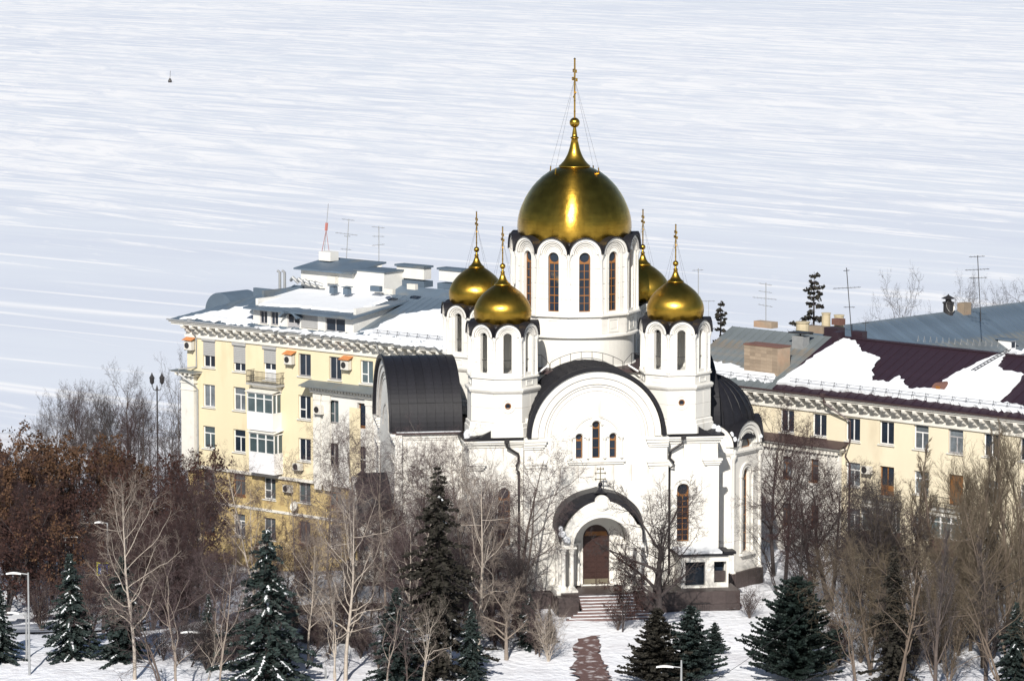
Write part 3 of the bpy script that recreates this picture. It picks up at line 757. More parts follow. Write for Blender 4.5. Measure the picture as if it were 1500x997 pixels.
# railings on the roof in front of the drum
m = MB()
arcp = [(5.02*math.cos(a)*1.0, -5.25, SP+5.02*math.sin(a)) for a in np.linspace(R(58), R(122), 15)]
top = [(x, y, z+.62) for x, y, z in arcp]; mid = [(x, y, z+.34) for x, y, z in arcp]
m.tube(top, .022, 5)
for p, t_ in zip(arcp[::2], top[::2]): m.tube([p, t_], .02, 4)
for s in (-1, 1):
    m.tube([(s*2.75,-5.3,17.1),(s*3.0,-5.3,17.4),(s*3.3,-5.3,17.75),(s*4.6,-5.3,17.8)], .022, 5)
    m.tube([(s*2.75,-5.3,16.6),(s*2.75,-5.3,17.1)], .025, 4)
    for x in (3.3, 3.9, 4.5): m.tube([(s*x,-5.3,16.6),(s*x,-5.3,17.78)], .018, 4)
wbuild(m, 'roof_railing', 'iron')
m = MB()
for s in (-1, 1): m.tube([(s*3.0,-5.6,16.95),(s*3.7,-5.9,16.5)], .07, 6)
wbuild(m, 'floodlight', 'frame')

# --- apse on the right: faceted walls with arches, half dome
AX, AA = 9.3, 4.35; h8 = AA*math.tan(PI/8)
m = MB(); ao = [(-h8, 1.0),(h8, 1.0),(h8, 10.6)] + [(h8*.98*math.cos(PI*k/16), 10.6+h8*.98*math.sin(PI*k/16)) for k in range(17)] + [(-h8,10.6)]
apw = MB().plate(ao, [arched(0, 2.6, .8, 6.2), [(.72*math.cos(PI*k/12), 10.35+.72*math.sin(PI*k/12)*1.15) for k in range(13)]], 0, .5).mesh('apse_wall')
arg = MB()
for r0, r1, pr in ((1.5,1.77,.20),(1.22,1.5,.12),(.98,1.04,.08),(.86,.92,.05)): arg.arc(0, 10.58, r0, r1, -pr, .03, n=20)
arg.arc(0, 8.4, .52, .62, -.09, .02, n=14); arg.arc(0, 8.4, .72, .86, -.12, .02, n=14)
arg.box(-h8,h8,-.14,.02,9.95,10.08); arg.box(-h8,h8,-.22,.02,10.08,10.22); arg.box(-.9,.9,-.25,.02,2.35,2.55)
for s in (-1,1): arg.box(s*.79-.07,s*.79+.07,-.12,.02,2.6,8.35); arg.box(s*.79-.12,s*.79+.12,-.16,.02,8.2,8.4)
argm = arg.mesh('arch_surround')
acap = MB().arc(0, 10.58, 1.77, 1.84, -.3, 1.8, n=16).mesh('arch_roof')
acol = MB().lathe([(.24,1.0),(.24,1.3),(.16,1.4),(.15,9.5),(.2,9.6),(.3,9.9),(.3,10.0)], 10).mesh('column', True)
aw = window_meshes(.78, 6.15, 8, 1)
lun = MB().plate([(.70*math.cos(PI*k/12), .70*1.15*math.sin(PI*k/12)) for k in range(13)], [[(.58*math.cos(PI*k/12), .06+.58*1.15*math.sin(PI*k/12)) for k in range(13)]], -.03, .03).mesh('window_frame')
lung = MB().plate([(.69*math.cos(PI*k/12), .69*1.15*math.sin(PI*k/12)) for k in range(13)], [], 0, .02).mesh('window_pane')
apse = MB(); apse.box(9.0, 9.5, -AA+.5, AA-.5, 1, 12); apse = wbuild(apse, 'apse')
for k in (0, 1, 2, 3, 4):
    T = Matrix.Translation((AX,0,0)) @ facet_T(k, 8, AA)
    for me, nm, mm in ((apw,'apse_wall','white'),(argm,'arch_surround','white'),(acap,'arch_roof','darkroof')):
        o = link(nm, me, M[mm], apse); o.matrix_local = T
    for me, nm, mm, p in ((aw[0],'window_frame','wood',(0,.3,2.62)),(aw[1],'window_pane','glass',(0,.3,2.62)),(lun,'window_frame','wood',(0,.25,10.35)),(lung,'window_pane','curtain',(0,.25,10.35))):
        o = link(nm, me, M[mm], apse); o.matrix_local = T @ Matrix.Translation(p)
    a = 2*PI*(k+.5)/8 - PI/2; rc = AA/math.cos(PI/8)
    link('column', acol, M['white'], apse, (AX+rc*math.cos(a), rc*math.sin(a), 0))
for k in range(14):
    a0, a1 = -PI/2 + PI*k/14, -PI/2 + PI*(k+1)/14
    mm = MB(); RR = 3.85; zz = 11.7
    mm.lathe([(RR+.35, zz-.5),(RR+.12,zz-.2),(RR,zz)] + [(RR*math.cos(t), zz+RR*math.sin(t)) for t in np.linspace(.12, PI/2, 10)], 2, c=(9.7,0), a0=a0, a1=a1-.004)
    mm.tube([((RR*math.cos(t)+.02)*math.cos(a0)+9.7, (RR*math.cos(t)+.02)*math.sin(a0), zz+RR*math.sin(t)+.02) for t in np.linspace(0, PI/2-.05, 10)], .03, 4)
    wbuild(mm, 'roof_sheet', 'darkroof', apse)
m = MB(); m.lathe([(4.45,11.0),(4.3,11.35),(3.7,12.0)], 24, c=(9.5,0)); wbuild(m, 'apse_gutter', 'darkroof', apse)
m = MB()
for (x,y,z,q_) in ((11.3,-4.25,11.1,.25),(11.0,-4.2,11.45,.18),(13.6,-1.9,11.0,.28)):
    m.T = Matrix.Translation((x,y,z)); m.lathe([(q_,-.1),(q_,.05),(q_*.6,.2),(0,.26)], 8)
wbuild(m, 'roof_snow', 'snow', apse, smooth=True)
m = MB(); a = 2*PI*.5/8 - PI/2; m.tube([(AX+4.95*math.cos(a), 4.95*math.sin(a), 10.4),(AX+4.9*math.cos(a), 4.9*math.sin(a), 10.0),(AX+4.9*math.cos(a)-.25, 4.9*math.sin(a), 9.7),(AX+4.9*math.cos(a)-.25, 4.9*math.sin(a), 1.2)], .07, 6); wbuild(m, 'downpipe', 'frame', apse)

# --- granite plinth with courses of slabs, terrace
pl = MB(); pl.box(-14.6, 9.5, -9.6, 9.0, -1.5, 1.15); pl.box(-5.5,5.5,-10.1,-9.6,-1.5,1.15)
pl.lathe([(4.95,-1.5),(4.95,1.2),(4.3,1.25),(0,1.25)], 8, c=(AX,0), ph=PI/8)
pl.box(-22.5, -14.6, -8.6, 2, -6, .55); pl.box(3.4, 9.9, -12.6, -9.6, -1.2, 1.42)
plinth = wbuild(pl, 'plinth', 'granite')
panels(plinth, [(3.5,9.9,-.4,1.4)], 1.05, .9, -12.6, m='granite', t=.03)
panels(plinth, [(-14.5,-5.6,-.6,1.15)], 1.1, .87, -9.6, m='granite', t=.03)
panels(plinth, [(-22.4,-14.7,-.8,.5)], 1.1, .65, -8.6, m='granite', t=.03)
panels(plinth, [(-h8-.2,h8+.2,-.6,1.2)], 1.0, 1.8, -4.58, m='granite', t=.03, T=Matrix.Translation((AX,0,0)))
panels(plinth, [(-h8-.2,h8+.2,-.6,1.2)], 1.0, 1.8, 0, m='granite', t=.03, T=Matrix.Translation((AX,0,0)) @ facet_T(1,8,4.58))
m = MB(); m.box(-22.6,-14.5,-8.7,2,.56,.85); m.box(-14.5,-5.6,-9.55,-8.42,1.16,1.2); wbuild(m, 'terrace_snow', 'snow')

# --- low annex at the right with dark openings
m = MB(); m.plate(rect(5.9,9.35,1.42,3.75), [rect(6.2,7.65,1.55,3.3), rect(8.3,9.2,1.75,3.3)], -11.1, -10.7); m.box(5.9,9.35,-10.7,-8.4,1.42,1.5); m.box(5.9,6.1,-10.7,-8.4,1.5,3.7); m.box(9.15,9.35,-10.7,-8.4,1.5,3.7)
wbuild(m, 'annex_wall')
m = MB(); m.box(6.2,9.1,-10.3,-10.25,1.5,3.4); wbuild(m, 'annex_glazing', 'glass')
m = MB(); m.box(8.35,9.15,-10.9,-10.85,1.85,2.6); wbuild(m, 'annex_door', 'granite')
m = MB(); m.box(5.6,9.7,-11.3,-8.4,3.75,3.87); m.box(9.0,9.85,-11.4,-10.2,3.87,4.05); wbuild(m, 'annex_roof', 'darkroof')
m = MB(); m.box(5.7,8.9,-11.1,-8.45,3.88,4.02); wbuild(m, 'roof_snow', 'snow')
m = MB()
for k in range(9): m.box(6.25+k*.17,6.27+k*.17,-12.72,-12.68,-.1,.6)
m.box(6.2,7.7,-12.72,-12.68,.58,.62); wbuild(m, 'cellar_grille', 'iron')

# --- portico
def make_portico(T, with_steps):
    m = MB(); m.T = T; zc = 4.72; yf = -11.75
    n = 28
    ell = lambda a, rx, rz: (rx*math.cos(a), 4.3+rz*math.sin(a))
    outer = [(2.95, zc-.05)] + [ell(PI*k/n, 2.98, 3.72) for k in range(1, n)] + [(-2.95, zc-.05), (-2.06, zc-.05)] + [(2.06*math.cos(PI-PI*k/20), zc+2.06*math.sin(PI-PI*k/20)*1.04) for k in range(21)]
    outer = outer[:-1] + [(2.06, zc-.05)]
    m.plate(outer, [], yf, yf+.55)
    # side walls carrying the roof
    m.box(-3.0,-2.55,yf+.55,fy,zc,6.1); m.box(2.55,3.0,yf+.55,fy,zc,6.1)
    m.box(-3.0,-1.95,fy-.35,fy,1.6,zc); m.box(1.95,3.0,fy-.35,fy,1.6,zc)
    # stepped portal round the door
    for i, (r_, y_) in enumerate(((.97,fy-.12),(1.27,fy-.28),(1.60,fy-.45))):
        m.arc(0, 4.98-i*.05, r_, r_+.36, y_, fy, n=18)
        for s in (-1,1): m.box(min(s*r_,s*(r_+.36)), max(s*r_,s*(r_+.36)), y_, fy, 1.6, 4.98-i*.05)
    m.arc(0, zc, 2.06, 2.22, yf+.5, fy, n=20, ex=1.0)
    p = wbuild(m, 'portico')
    m = MB(); m.T = T; m.arc(0,7.86,0,.55,yf-.07,yf+.3,a0=0,a1=2*PI,n=24); m.arc(0,7.86,.38,.44,yf-.12,yf,a0=0,a1=2*PI,n=24); wbuild(m, 'medallion', 'white', p)
    m = MB(); m.T = T; m.arc(0,zc,2.10,2.20,yf-.08,yf+.02,n=24); m.arc(0,zc,2.38,2.43,yf-.04,yf+.02,n=24); wbuild(m, 'archivolt', 'white', p)
    # roof loft
    def prof(rx, zb, rz, yy, keel):
        o = []
        for k in range(n+1):
            a = PI*k/n; z = zb + rz*math.sin(a)**.9 + keel*max(0, 1-abs(math.cos(a))*4)**2
            o.append((rx*math.cos(a), yy, z))
        return o
    P = [prof(3.1, 5.15, 2.86, yf+.06, 0), prof(3.14, 5.45, 2.78, yf+.35, 0), prof(3.18, 5.85, 2.68, yf+.9, .12), prof(3.18,5.85,2.7,fy+.05,.12)]
    Pi = [[(x*.97, y, z-.14) for x, y, z in r_] for r_ in P]
    vs = [v for r_ in P for v in r_] + [v for r_ in Pi for v in r_]; N = n+1; o = 4*N; fs = []
    for i in range(3):
        for k in range(n): fs += [(i*N+k, i*N+k+1, (i+1)*N+k+1, (i+1)*N+k), (o+i*N+k, o+(i+1)*N+k, o+(i+1)*N+k+1, o+i*N+k+1)]
    for k in range(n): fs.append((k, o+k, o+k+1, k+1))
    m = MB(); m.T = T; m.add(vs, fs); wbuild(m, 'portico_roof', 'darkroof', p, smooth=False)
    m = MB(); m.T = T @ Matrix.Translation((0, yf+.75, 8.62)); m.lathe([(.5,-.12),(.3,.0),(.14,.14),(.08,.3),(.15,.4),(.17,.48),(.12,.6),(0,.66)], 14); wbuild(m, 'finial', 'darkroof', p, smooth=True)
    c = MB(); c.T = T @ Matrix.Translation((0, yf+.75, 9.22)) @ Matrix.Rotation(PI/2, 4, 'Z')
    h = 1.12; t = .03
    c.box(-t,t,-t,t,0,h)
    for zz, L in ((.88,.26),(.60,.42),(.22,.42)):
        c.box(-t,t,-L,L,h*zz-t,h*zz+t)
        for s in (-1,1): c.box(-t,t,s*L*.8-t*.9,s*L*.8+t*.9,h*zz-.09,h*zz+.09)
    wbuild(c, 'cross', 'bronze', p)
    cm = MB().lathe([(.26,1.6),(.26,1.78),(.17,1.9),(.155,4.2),(.19,4.26),(.19,4.32),(.25,4.5),(.30,4.6)], 12).box(-.32,.32,-.32,.32,4.6,4.7).mesh('column', False)
    for s in (-1,1):
        for x, y in ((2.15,yf+.28),(2.75,yf+.28),(2.85,yf+1.0)):
            o = link('column', cm, M['white'], p); o.matrix_local = T @ Matrix.Translation((s*x, y, 0))
        for x, y in ((1.33, fy-.40),(1.64, fy-.58),(1.95, fy-.68)):
            o = link('column', cm, M['white'], p); o.matrix_local = T @ Matrix.Translation((s*x, y, 0)) @ Matrix.Diagonal((.5,.5,1,1))
    m = MB(); m.T = T; m.box(-3.3,-1.75,yf-.1,fy,1.15,1.6); m.box(1.75,3.3,yf-.1,fy,1.15,1.6); wbuild(m, 'column_base', 'white', p)
    m = MB(); m.T = T
    for (x,z,q_) in ((-2.95,5.75,.3),(-2.65,5.35,.26),(-3.05,6.1,.18),(-2.5,5.3,.18)):
        m.T = T @ Matrix.Translation((x,yf-.3,z)); m.lathe([(q_*.6,-.2),(q_,0),(q_*.7,.18),(0,.26)], 8)
    wbuild(m, 'roof_snow', 'snow', p, smooth=True)
    # door
    m = MB(); m.T = T; m.plate(arched(0, 1.6, 1.9, 4.3, 16), [], fy-.05, fy+.05); d = wbuild(m, 'door', 'door', p)
    dm = MB().box(-.17,.17,-.035,.01,-.15,.15).box(-.09,.09,-.055,-.03,-.08,.08).mesh('door_panel')
    for i in range(8):
        for x in (-.68,-.26,.26,.68):
            o = link('door_panel', dm, M['door'], p); o.matrix_local = T @ Matrix.Translation((x, fy-.05, 2.15+i*.37+.1))
    m = MB(); m.T = T; m.box(-.02,.02,fy-.09,fy-.04,1.6,5.0); m.box(-.93,.93,fy-.1,fy-.04,5.03,5.1); wbuild(m, 'door_moulding', 'door', p)
    m = MB(); m.T = T; m.plate([(-.85,5.12),(.85,5.12),(.72,5.42),(-.72,5.42)], [], fy-.09, fy-.04); wbuild(m, 'gilded_tympanum', 'wood', p)
    m = MB(); m.T = T; m.box(-.9,-.04,fy-.08,fy-.04,1.62,1.98); m.box(.04,.9,fy-.08,fy-.04,1.62,1.98); wbuild(m, 'kick_plate', 'bronze', p)
    m = MB(); m.T = T; m.box(-3.4,3.4,yf-.3,fy,-1.2,1.15); m.box(-3.0,3.0,yf-.6,fy,1.15,1.46); wbuild(m, 'landing', 'granite', p)
    return p
porch = make_portico(Matrix(), True)
make_portico(TW @ Matrix.Translation((0, XW-fy, 0)), False)
# pedestals of granite blocks and the steps
bm_ = MB().box(.012,.5-.012,-.02,.01,.012,.36-.012).mesh('granite_block')
for s in (-1, 1):
    m = MB(); x0, x1 = (-3.35,-1.85) if s < 0 else (2.45,3.95); m.box(x0,x1,-13.0,-11.9,-.6,1.30); pd = wbuild(m, 'pedestal', 'granite')
    for i in range(4):
        for j in range(3): link('granite_block', bm_, M['granite'], pd, (x0+j*.5, -13.0, -.12+i*.36))
for i in range(8):
    z = 1.28 - i*.165; y0 = -12.35 - .34*(i+1); ex = max(0, i-4)*.42
    m = MB(); m.box(-1.85-ex if i > 4 else -1.83, 2.43+ex*1.2, y0, (-12.0 if i == 0 else y0+.40), z-.165, z); wbuild(m, 'step', 'step')
    m = MB(); rs = random.Random(i); x = -1.8-ex*.9
    pts = []
    while x < 2.4+ex: pts.append((x, y0+.10+rs.uniform(-.05,.08))); x += .3
    vs = [(a, b_, z+.004) for a, b_ in pts] + [(a, y0+.38, z+.03) for a, b_ in pts] ; n_ = len(pts)
    m.add(vs + [(a, b_+.03, z+.035) for a, b_ in pts], [(k, k+1, 2*n_+k+1, 2*n_+k) for k in range(n_-1)] + [(2*n_+k, 2*n_+k+1, n_+k+1, n_+k) for k in range(n_-1)])
    wbuild(m, 'step_snow', 'snow')

# ------------------------------------------------------------------ apartment houses
class Frame:
    def __init__(s, O, rz, name, label, cat='apartment house'):
        s.O = O; s.rz = rz; s.root = tag(empty(name, O, rz), label, cat)
        s.Mi = (Matrix.Translation(O) @ Matrix.Rotation(rz, 4, 'Z')).inverted()
    def plane(s, px, py, p0, n):
        """pixel ray meets local plane through p0 with normal n"""
        o = s.Mi @ Vector((0,0,HC)); d = s.Mi.to_3x3() @ ray(px, py)
        n = Vector(n); t = (Vector(p0) - o).dot(n) / d.dot(n); return o + d*t
    def at(s, px, py, yl=0.0): return s.plane(px, py, (0, yl, 0), (0, 1, 0))
    def box(s, px0, px1, py0, py1, yl, depth, name, m, parent=None):
        a = s.at((px0+px1)/2, py0, yl); b = s.at((px0+px1)/2, py1, yl); x0 = s.at(px0, py1, yl).x; x1 = s.at(px1, py1, yl).x
        mb = MB().box(x0, x1, yl, yl+depth, b.z, a.z); return mb.build(name, M[m], parent or s.root)

_wc = {}
def house_window(F, x0, x1, z0, z1, yl, style='split', fm='frame', gm='glass', shutter=0, reveal=.2):
    w_, h = round(x1-x0, 2), round(z1-z0, 2); key = (w_, h, style)
    if key not in _wc:
        b = .085; holes = []
        if style == 'split': holes = [rect(b, w_*.5-b/2, b, h-b), rect(w_*.5+b/2, w_-b, b, h-b)]
        elif style == 'tee': holes = [rect(b, w_-b, h*.68+b/2, h-b), rect(b, w_*.52-b/2, b, h*.68-b/2), rect(w_*.52+b/2, w_-b, b, h*.68-b/2)]
        elif style == 'four': holes = [rect(b, w_*.52-b/2, b, h*.40-b/2), rect(b, w_*.52-b/2, h*.40+b/2, h-b), rect(w_*.52+b/2, w_-b, b, h-b)]
        elif style == 'door': holes = [rect(b, w_*.5-b/2, h*.35, h-b), rect(w_*.5+b/2, w_-b, h*.35, h-b)]
        elif style == 'grid': holes = [rect(w_*i/3+b/2, w_*(i+1)/3-b/2, a*h+b/2, c*h-b/2) for i in range(3) for a, c in ((0,.66),(.66,1))]
        _wc[key] = (MB().plate(rect(0, w_, 0, h), holes, -.04, .04).mesh('window'), MB().box(.02, w_-.02, .0, .02, .02, h-.02).mesh('pane'),
                    MB().box(-.1, w_+.1, -reveal-.12, 0, -.09, 0).mesh('sill'))
    f = link('window', _wc[key][0], M[fm], F.root, (x0, yl+reveal, z0)); link('pane', _wc[key][1], M[gm], f)
    link('sill', _wc[key][2], M['trim' if fm != 'brownframe' else 'brownframe'], f)
    if shutter:
        hs = h*shutter; mb = MB(); n = max(3, int(hs/.14))
        for i in range(n): mb.box(.0, w_, -reveal+.03, -reveal+.07+.0, h-hs+i*hs/n, h-hs+(i+1)*hs/n-.015)
        mb.box(-.08, w_+.08, -reveal-.12, -.05, h-.02, h+.22)
        mb.build('roller_shutter', M['shutter'], f)
    return f
def wall_with(F, x0, x1, z0, z1, wins, y0, t, name, m, extra=()):
    holes = [rect(a, b_, c, d) for (a, b_, c, d) in wins if a > x0+.05 and b_ < x1-.05 and c > z0+.05 and d < z1-.05]
    return MB().plate(rect(x0, x1, z0, z1), holes, y0, y0+t).build(name, M[m], F.root)
def bracket_mesh():
    mb = MB(); w_ = .30
    pr = [(0,0),(-.16,.0),(-.30,.10),(-.34,.26),(-.60,.30),(-.66,.40),(-.66,.52),(0,.52)]
    vs = [(-w_/2, y, z) for y, z in pr] + [(w_/2, y, z) for y, z in pr]; n = len(pr)
    mb.add(vs, [tuple(range(n))[::-1], tuple(range(n, 2*n))] + [(i, (i+1)%n, (i+1)%n+n, i+n) for i in range(n)]); return mb.mesh('cornice_bracket')
BR = bracket_mesh()
for v_ in BR.vertices: v_.co.y *= 1.42; v_.co.z = v_.co.z*1.25-.13
def roof_sheets(F, x0, x1, y0, z0, y1, z1, m, pitch=.75, name='roof_sheet', cut=None, step=None):
    """sheets laid up the slope between eave (y0,z0) and ridge (y1,z1)"""
    n = max(1, round((x1-x0)/pitch)); dx = (x1-x0)/n; L = Vector((0, y1-y0, z1-z0)); nn = L.cross(Vector((1,0,0))).normalized()
    if nn.z < 0: nn = -nn
    par = MB().add([(x0,y0,z0-.1),(x1,y0,z0-.1),(x1,y1,z1-.1),(x0,y1,z1-.1),(x0,y0,z0-.03),(x1,y0,z0-.03),(x1,y1,z1-.03),(x0,y1,z1-.03)],
                   [(0,3,2,1),(4,5,6,7),(0,1,5,4),(1,2,6,5),(2,3,7,6),(3,0,4,7)]).build('roof', M[m], F.root)
    mb = MB()
    def pt(x, t, h): v = Vector((x, y0, z0)) + L*t + nn*h; return tuple(v - Vector((0, y0, z0)))
    vs = [pt(0,0,-.03), pt(dx-.02,0,-.03), pt(dx-.02,1,-.03), pt(0,1,-.03), pt(0,0,0), pt(dx-.02,0,0), pt(dx-.02,1,0), pt(0,1,0)]
    mb.add(vs, [(0,3,2,1),(4,5,6,7),(0,1,5,4),(1,2,6,5),(2,3,7,6),(3,0,4,7)])
    vs = [pt(0,0,0), pt(.035,0,0), pt(.035,1,0), pt(0,1,0), pt(0,0,.04), pt(.035,0,.04), pt(.035,1,.04), pt(0,1,.04)]
    mb.add(vs, [(0,3,2,1),(4,5,6,7),(0,1,5,4),(1,2,6,5),(2,3,7,6),(3,0,4,7)])
    me = mb.mesh(name); rr = random.Random(int(x0*10))
    for i in range(n): link(name, me, M[m], par, (x0+i*dx, y0, z0+rr.uniform(-.01,.01)))
    return par
def snow_patch(F, pxs, p0, n, thick=.16, jit=.14, seed=1, name='snow_patch', parent=None, step=.3):
    """sheet of snow lying on a local plane, outline from roof points"""
    rnd = random.Random(seed); n = Vector(n).normalized()
    P = [F.plane(x, y, p0, n) if not isinstance(x, Vector) else x for x, y in pxs]
    ex = Vector((1,0,0)); ex = (ex - n*ex.dot(n)).normalized(); ey = n.cross(ex); o = Vector(p0)
    P2 = [((p-o).dot(ex), (p-o).dot(ey)) for p in P]; Q = []
    for i, a in enumerate(P2):
        b = P2[(i+1) % len(P2)]; L = math.hypot(b[0]-a[0], b[1]-a[1]); k = max(1, int(L/step))
        for j in range(k):
            t = j/k; Q.append((a[0]+(b[0]-a[0])*t + rnd.gauss(0, jit)*(j>0), a[1]+(b[1]-a[1])*t + rnd.gauss(0, jit)*(j>0)))
    tris = tessellate_polygon([[Vector((a, b, 0)) for a, b in Q]]); m_ = len(Q)
    cx = sum(a for a, b in Q)/m_; cy = sum(b for a, b in Q)/m_
    w3 = lambda a, b, h: tuple(o + ex*a + ey*b + n*h)
    inn = [(a + (cx-a)*min(.3,.18/max(.2,math.hypot(a-cx,b-cy))), b + (cy-b)*min(.3,.18/max(.2,math.hypot(a-cx,b-cy)))) for a, b in Q]
    vs = [w3(a, b, .0) for a, b in Q] + [w3(a, b, thick) for a, b in inn]
    fs = []
    for t in tris:
        (a0,a1),(b0,b1),(c0,c1) = Q[t[0]], Q[t[1]], Q[t[2]]
        if (b0-a0)*(c1-a1)-(b1-a1)*(c0-a0) < 0: t = t[::-1]
        fs.append(tuple(i+m_ for i in t))
    ar = sum(Q[i][0]*Q[(i+1)%m_][1]-Q[(i+1)%m_][0]*Q[i][1] for i in range(m_))
    for i in range(m_):
        j = (i+1) % m_; q_ = (i, j, j+m_, i+m_); fs.append(q_ if ar > 0 else q_[::-1])
    return MB().add(vs, fs).build(name, M['snow'], parent or F.root)
def ac_unit(F, px0, px1, py0, py1, cap=True, yl=0.0):
    a = F.at((px0+px1)/2, py0, yl-.2); b = F.at((px0+px1)/2, py1, yl-.2); xc = a.x
    h = min(.75, a.z-b.z); w_ = .85
    o = MB().box(xc-w_/2, xc+w_/2, yl-.5, yl-.12, b.z, b.z+h).build('air_conditioner', M['acbox'], F.root)
    MB().lathe([(0,-.015),(.26,-.015),(.26,.02),(.0,.02)], 14).mesh('fan_grille')
    g = MB(); g.T = Matrix.Translation((xc-.12, yl-.51, b.z+h/2)) @ Matrix.Rotation(PI/2, 4, 'X'); g.lathe([(0,.02),(.25,.02),(.27,-.01)], 14); g.build('fan_grille', M['iron'], o)
    MB().box(xc-.4, xc-.34, yl-.5, yl, b.z-.06, b.z).box(xc+.34, xc+.4, yl-.5, yl, b.z-.06, b.z).build('wall_bracket', M['iron'], o)
    if cap:
        c = MB().add([(xc-.55,yl-.65,b.z+h+.06),(xc+.55,yl-.65,b.z+h+.06),(xc+.55,yl,b.z+h+.3),(xc-.55,yl,b.z+h+.3),(xc-.55,yl-.65,b.z+h+.1),(xc+.55,yl-.65,b.z+h+.1),(xc+.55,yl,b.z+h+.34),(xc-.55,yl,b.z+h+.34)],
                     [(0,3,2,1),(4,5,6,7),(0,1,5,4),(1,2,6,5),(2,3,7,6),(3,0,4,7)]).build('rain_cover', M['rust'], o)
def balcony_open(F, x0, x1, z, yl=0.0, d=1.0, h=1.0, clutter=True):
    s = MB().box(x0, x1, yl-d, yl, z-.16, z).build('balcony', M['concrete'], F.root)
    m = MB().add([(x0+.3,yl-.1,z-.7),(x1-.3,yl-.1,z-.7),(x0+.3,yl-.8,z-.16),(x1-.3,yl-.8,z-.16),(x0+.3,yl,z-.16),(x1-.3,yl,z-.16)], [(0,1,3,2),(0,2,4),(1,5,3)]).build('console', M['trim'], s)
    m = MB(); n = int((x1-x0)/.14)
    for i in range(n+1): x = x0+.03+(x1-x0-.06)*i/n; m.box(x-.012, x+.012, yl-d+.03, yl-d+.055, z, z+h)
    for k in range(6):
        y = yl-d+.03+k*(d-.05)/6
        for xx in (x0+.03, x1-.03): m.box(xx-.012, xx+.012, y-.012, y+.012, z, z+h)
    for zz in (z+h, z+h*.55, z+.1): m.tube([(x0+.03,yl,zz),(x0+.03,yl-d+.04,zz),(x1-.03,yl-d+.04,zz),(x1-.03,yl,zz)], .022, 4)
    m.build('railing', M['iron'], s)
    return s
def balcony_glazed(F, x0, x1, z0, zp, z1, yl=0.0, d=1.05, panel='glazed', splay=.0):
    s = MB().add([(x0+splay,yl-d+splay,z0),(x1-splay,yl-d+splay,z0),(x1-splay,yl,z0),(x0+splay,yl,z0),(x0,yl-d,zp),(x1,yl-d,zp),(x1,yl,zp),(x0,yl,zp)],
                 [(0,3,2,1),(4,5,6,7),(0,1,5,4),(1,2,6,5),(2,3,7,6),(3,0,4,7)]).build('glazed_balcony', M[panel], F.root)
    MB().box(x0+.08, x1-.08, yl-d+.08, yl, zp, z1).build('pane', M['bluegreen'], s)
    f = MB(); W_ = x1-x0
    for i in range(4): x = x0+W_*i/3; f.box(x-.05 if i else x, x+.05 if i<3 else x, yl-d, yl-d+.1, zp, z1)
    for z in (zp, z1-.1): f.box(x0, x1, yl-d-.01, yl-d+.1, z, z+.1); f.box(x0-.01, x0+.1, yl-d, yl, z, z+.1); f.box(x1-.1, x1+.01, yl-d, yl, z, z+.1)
    zm = zp+(z1-zp)*.70; f.box(x0, x1, yl-d+.005, yl-d+.1, zm, zm+.07)
    for y in (yl-d*.5,): f.box(x1-.1, x1+.005, y-.04, y+.04, zp, z1); f.box(x0-.005, x0+.1, y-.04, y+.04, zp, z1)
    f.build('window_frame', M['frame'], s)
    MB().add([(x0-.12,yl-d-.15,z1+.02),(x1+.12,yl-d-.15,z1+.02),(x1+.12,yl,z1+.25),(x0-.12,yl,z1+.25),(x0-.12,yl-d-.15,z1+.07),(x1+.12,yl-d-.15,z1+.07),(x1+.12,yl,z1+.3),(x0-.12,yl,z1+.3)],
             [(0,3,2,1),(4,5,6,7),(0,1,5,4),(1,2,6,5),(2,3,7,6),(3,0,4,7)]).build('canopy', M['trim'], s)
    return s
def drain(F, pts, m, r=.075):
    mb = MB(); mb.tube(pts, r, 7); p = pts[0]; mb.box(p[0]-.16,p[0]+.16,p[1]-.14,p[1]+.14,p[2]-.05,p[2]+.28); return mb.build('downpipe', M[m], F.root)
def snow_guards(F, x0, x1, y, z, n, slope):
    for i in range(n):
        x = x0+(x1-x0)*(i+.5)/n
        m = MB(); m.tube([(x-.13,y,z),(x,y,z+.55),(x+.13,y,z)], .018, 4); m.tube([(x,y,z+.55),(x,y+.5,z+.5*slope)], .015, 4); m.build('snow_guard_post', M['iron'], F.root)
    m = MB()
    for h in (.28,.50): m.tube([(x0,y-.01,z+h),(x1,y-.01,z+h)], .014, 4)
    m.build('snow_guard_rail', M['iron'], F.root)
def box_roof(mb, x0,x1,y0,y1,z0,z1,t=.12):
    """slab sloping in y"""
    mb.add([(x0,y0,z0),(x1,y0,z0),(x1,y1,z1),(x0,y1,z1),(x0,y0,z0+t),(x1,y0,z0+t),(x1,y1,z1+t),(x0,y1,z1+t)],
           [(0,3,2,1),(4,5,6,7),(0,1,5,4),(1,2,6,5),(2,3,7,6),(3,0,4,7)])

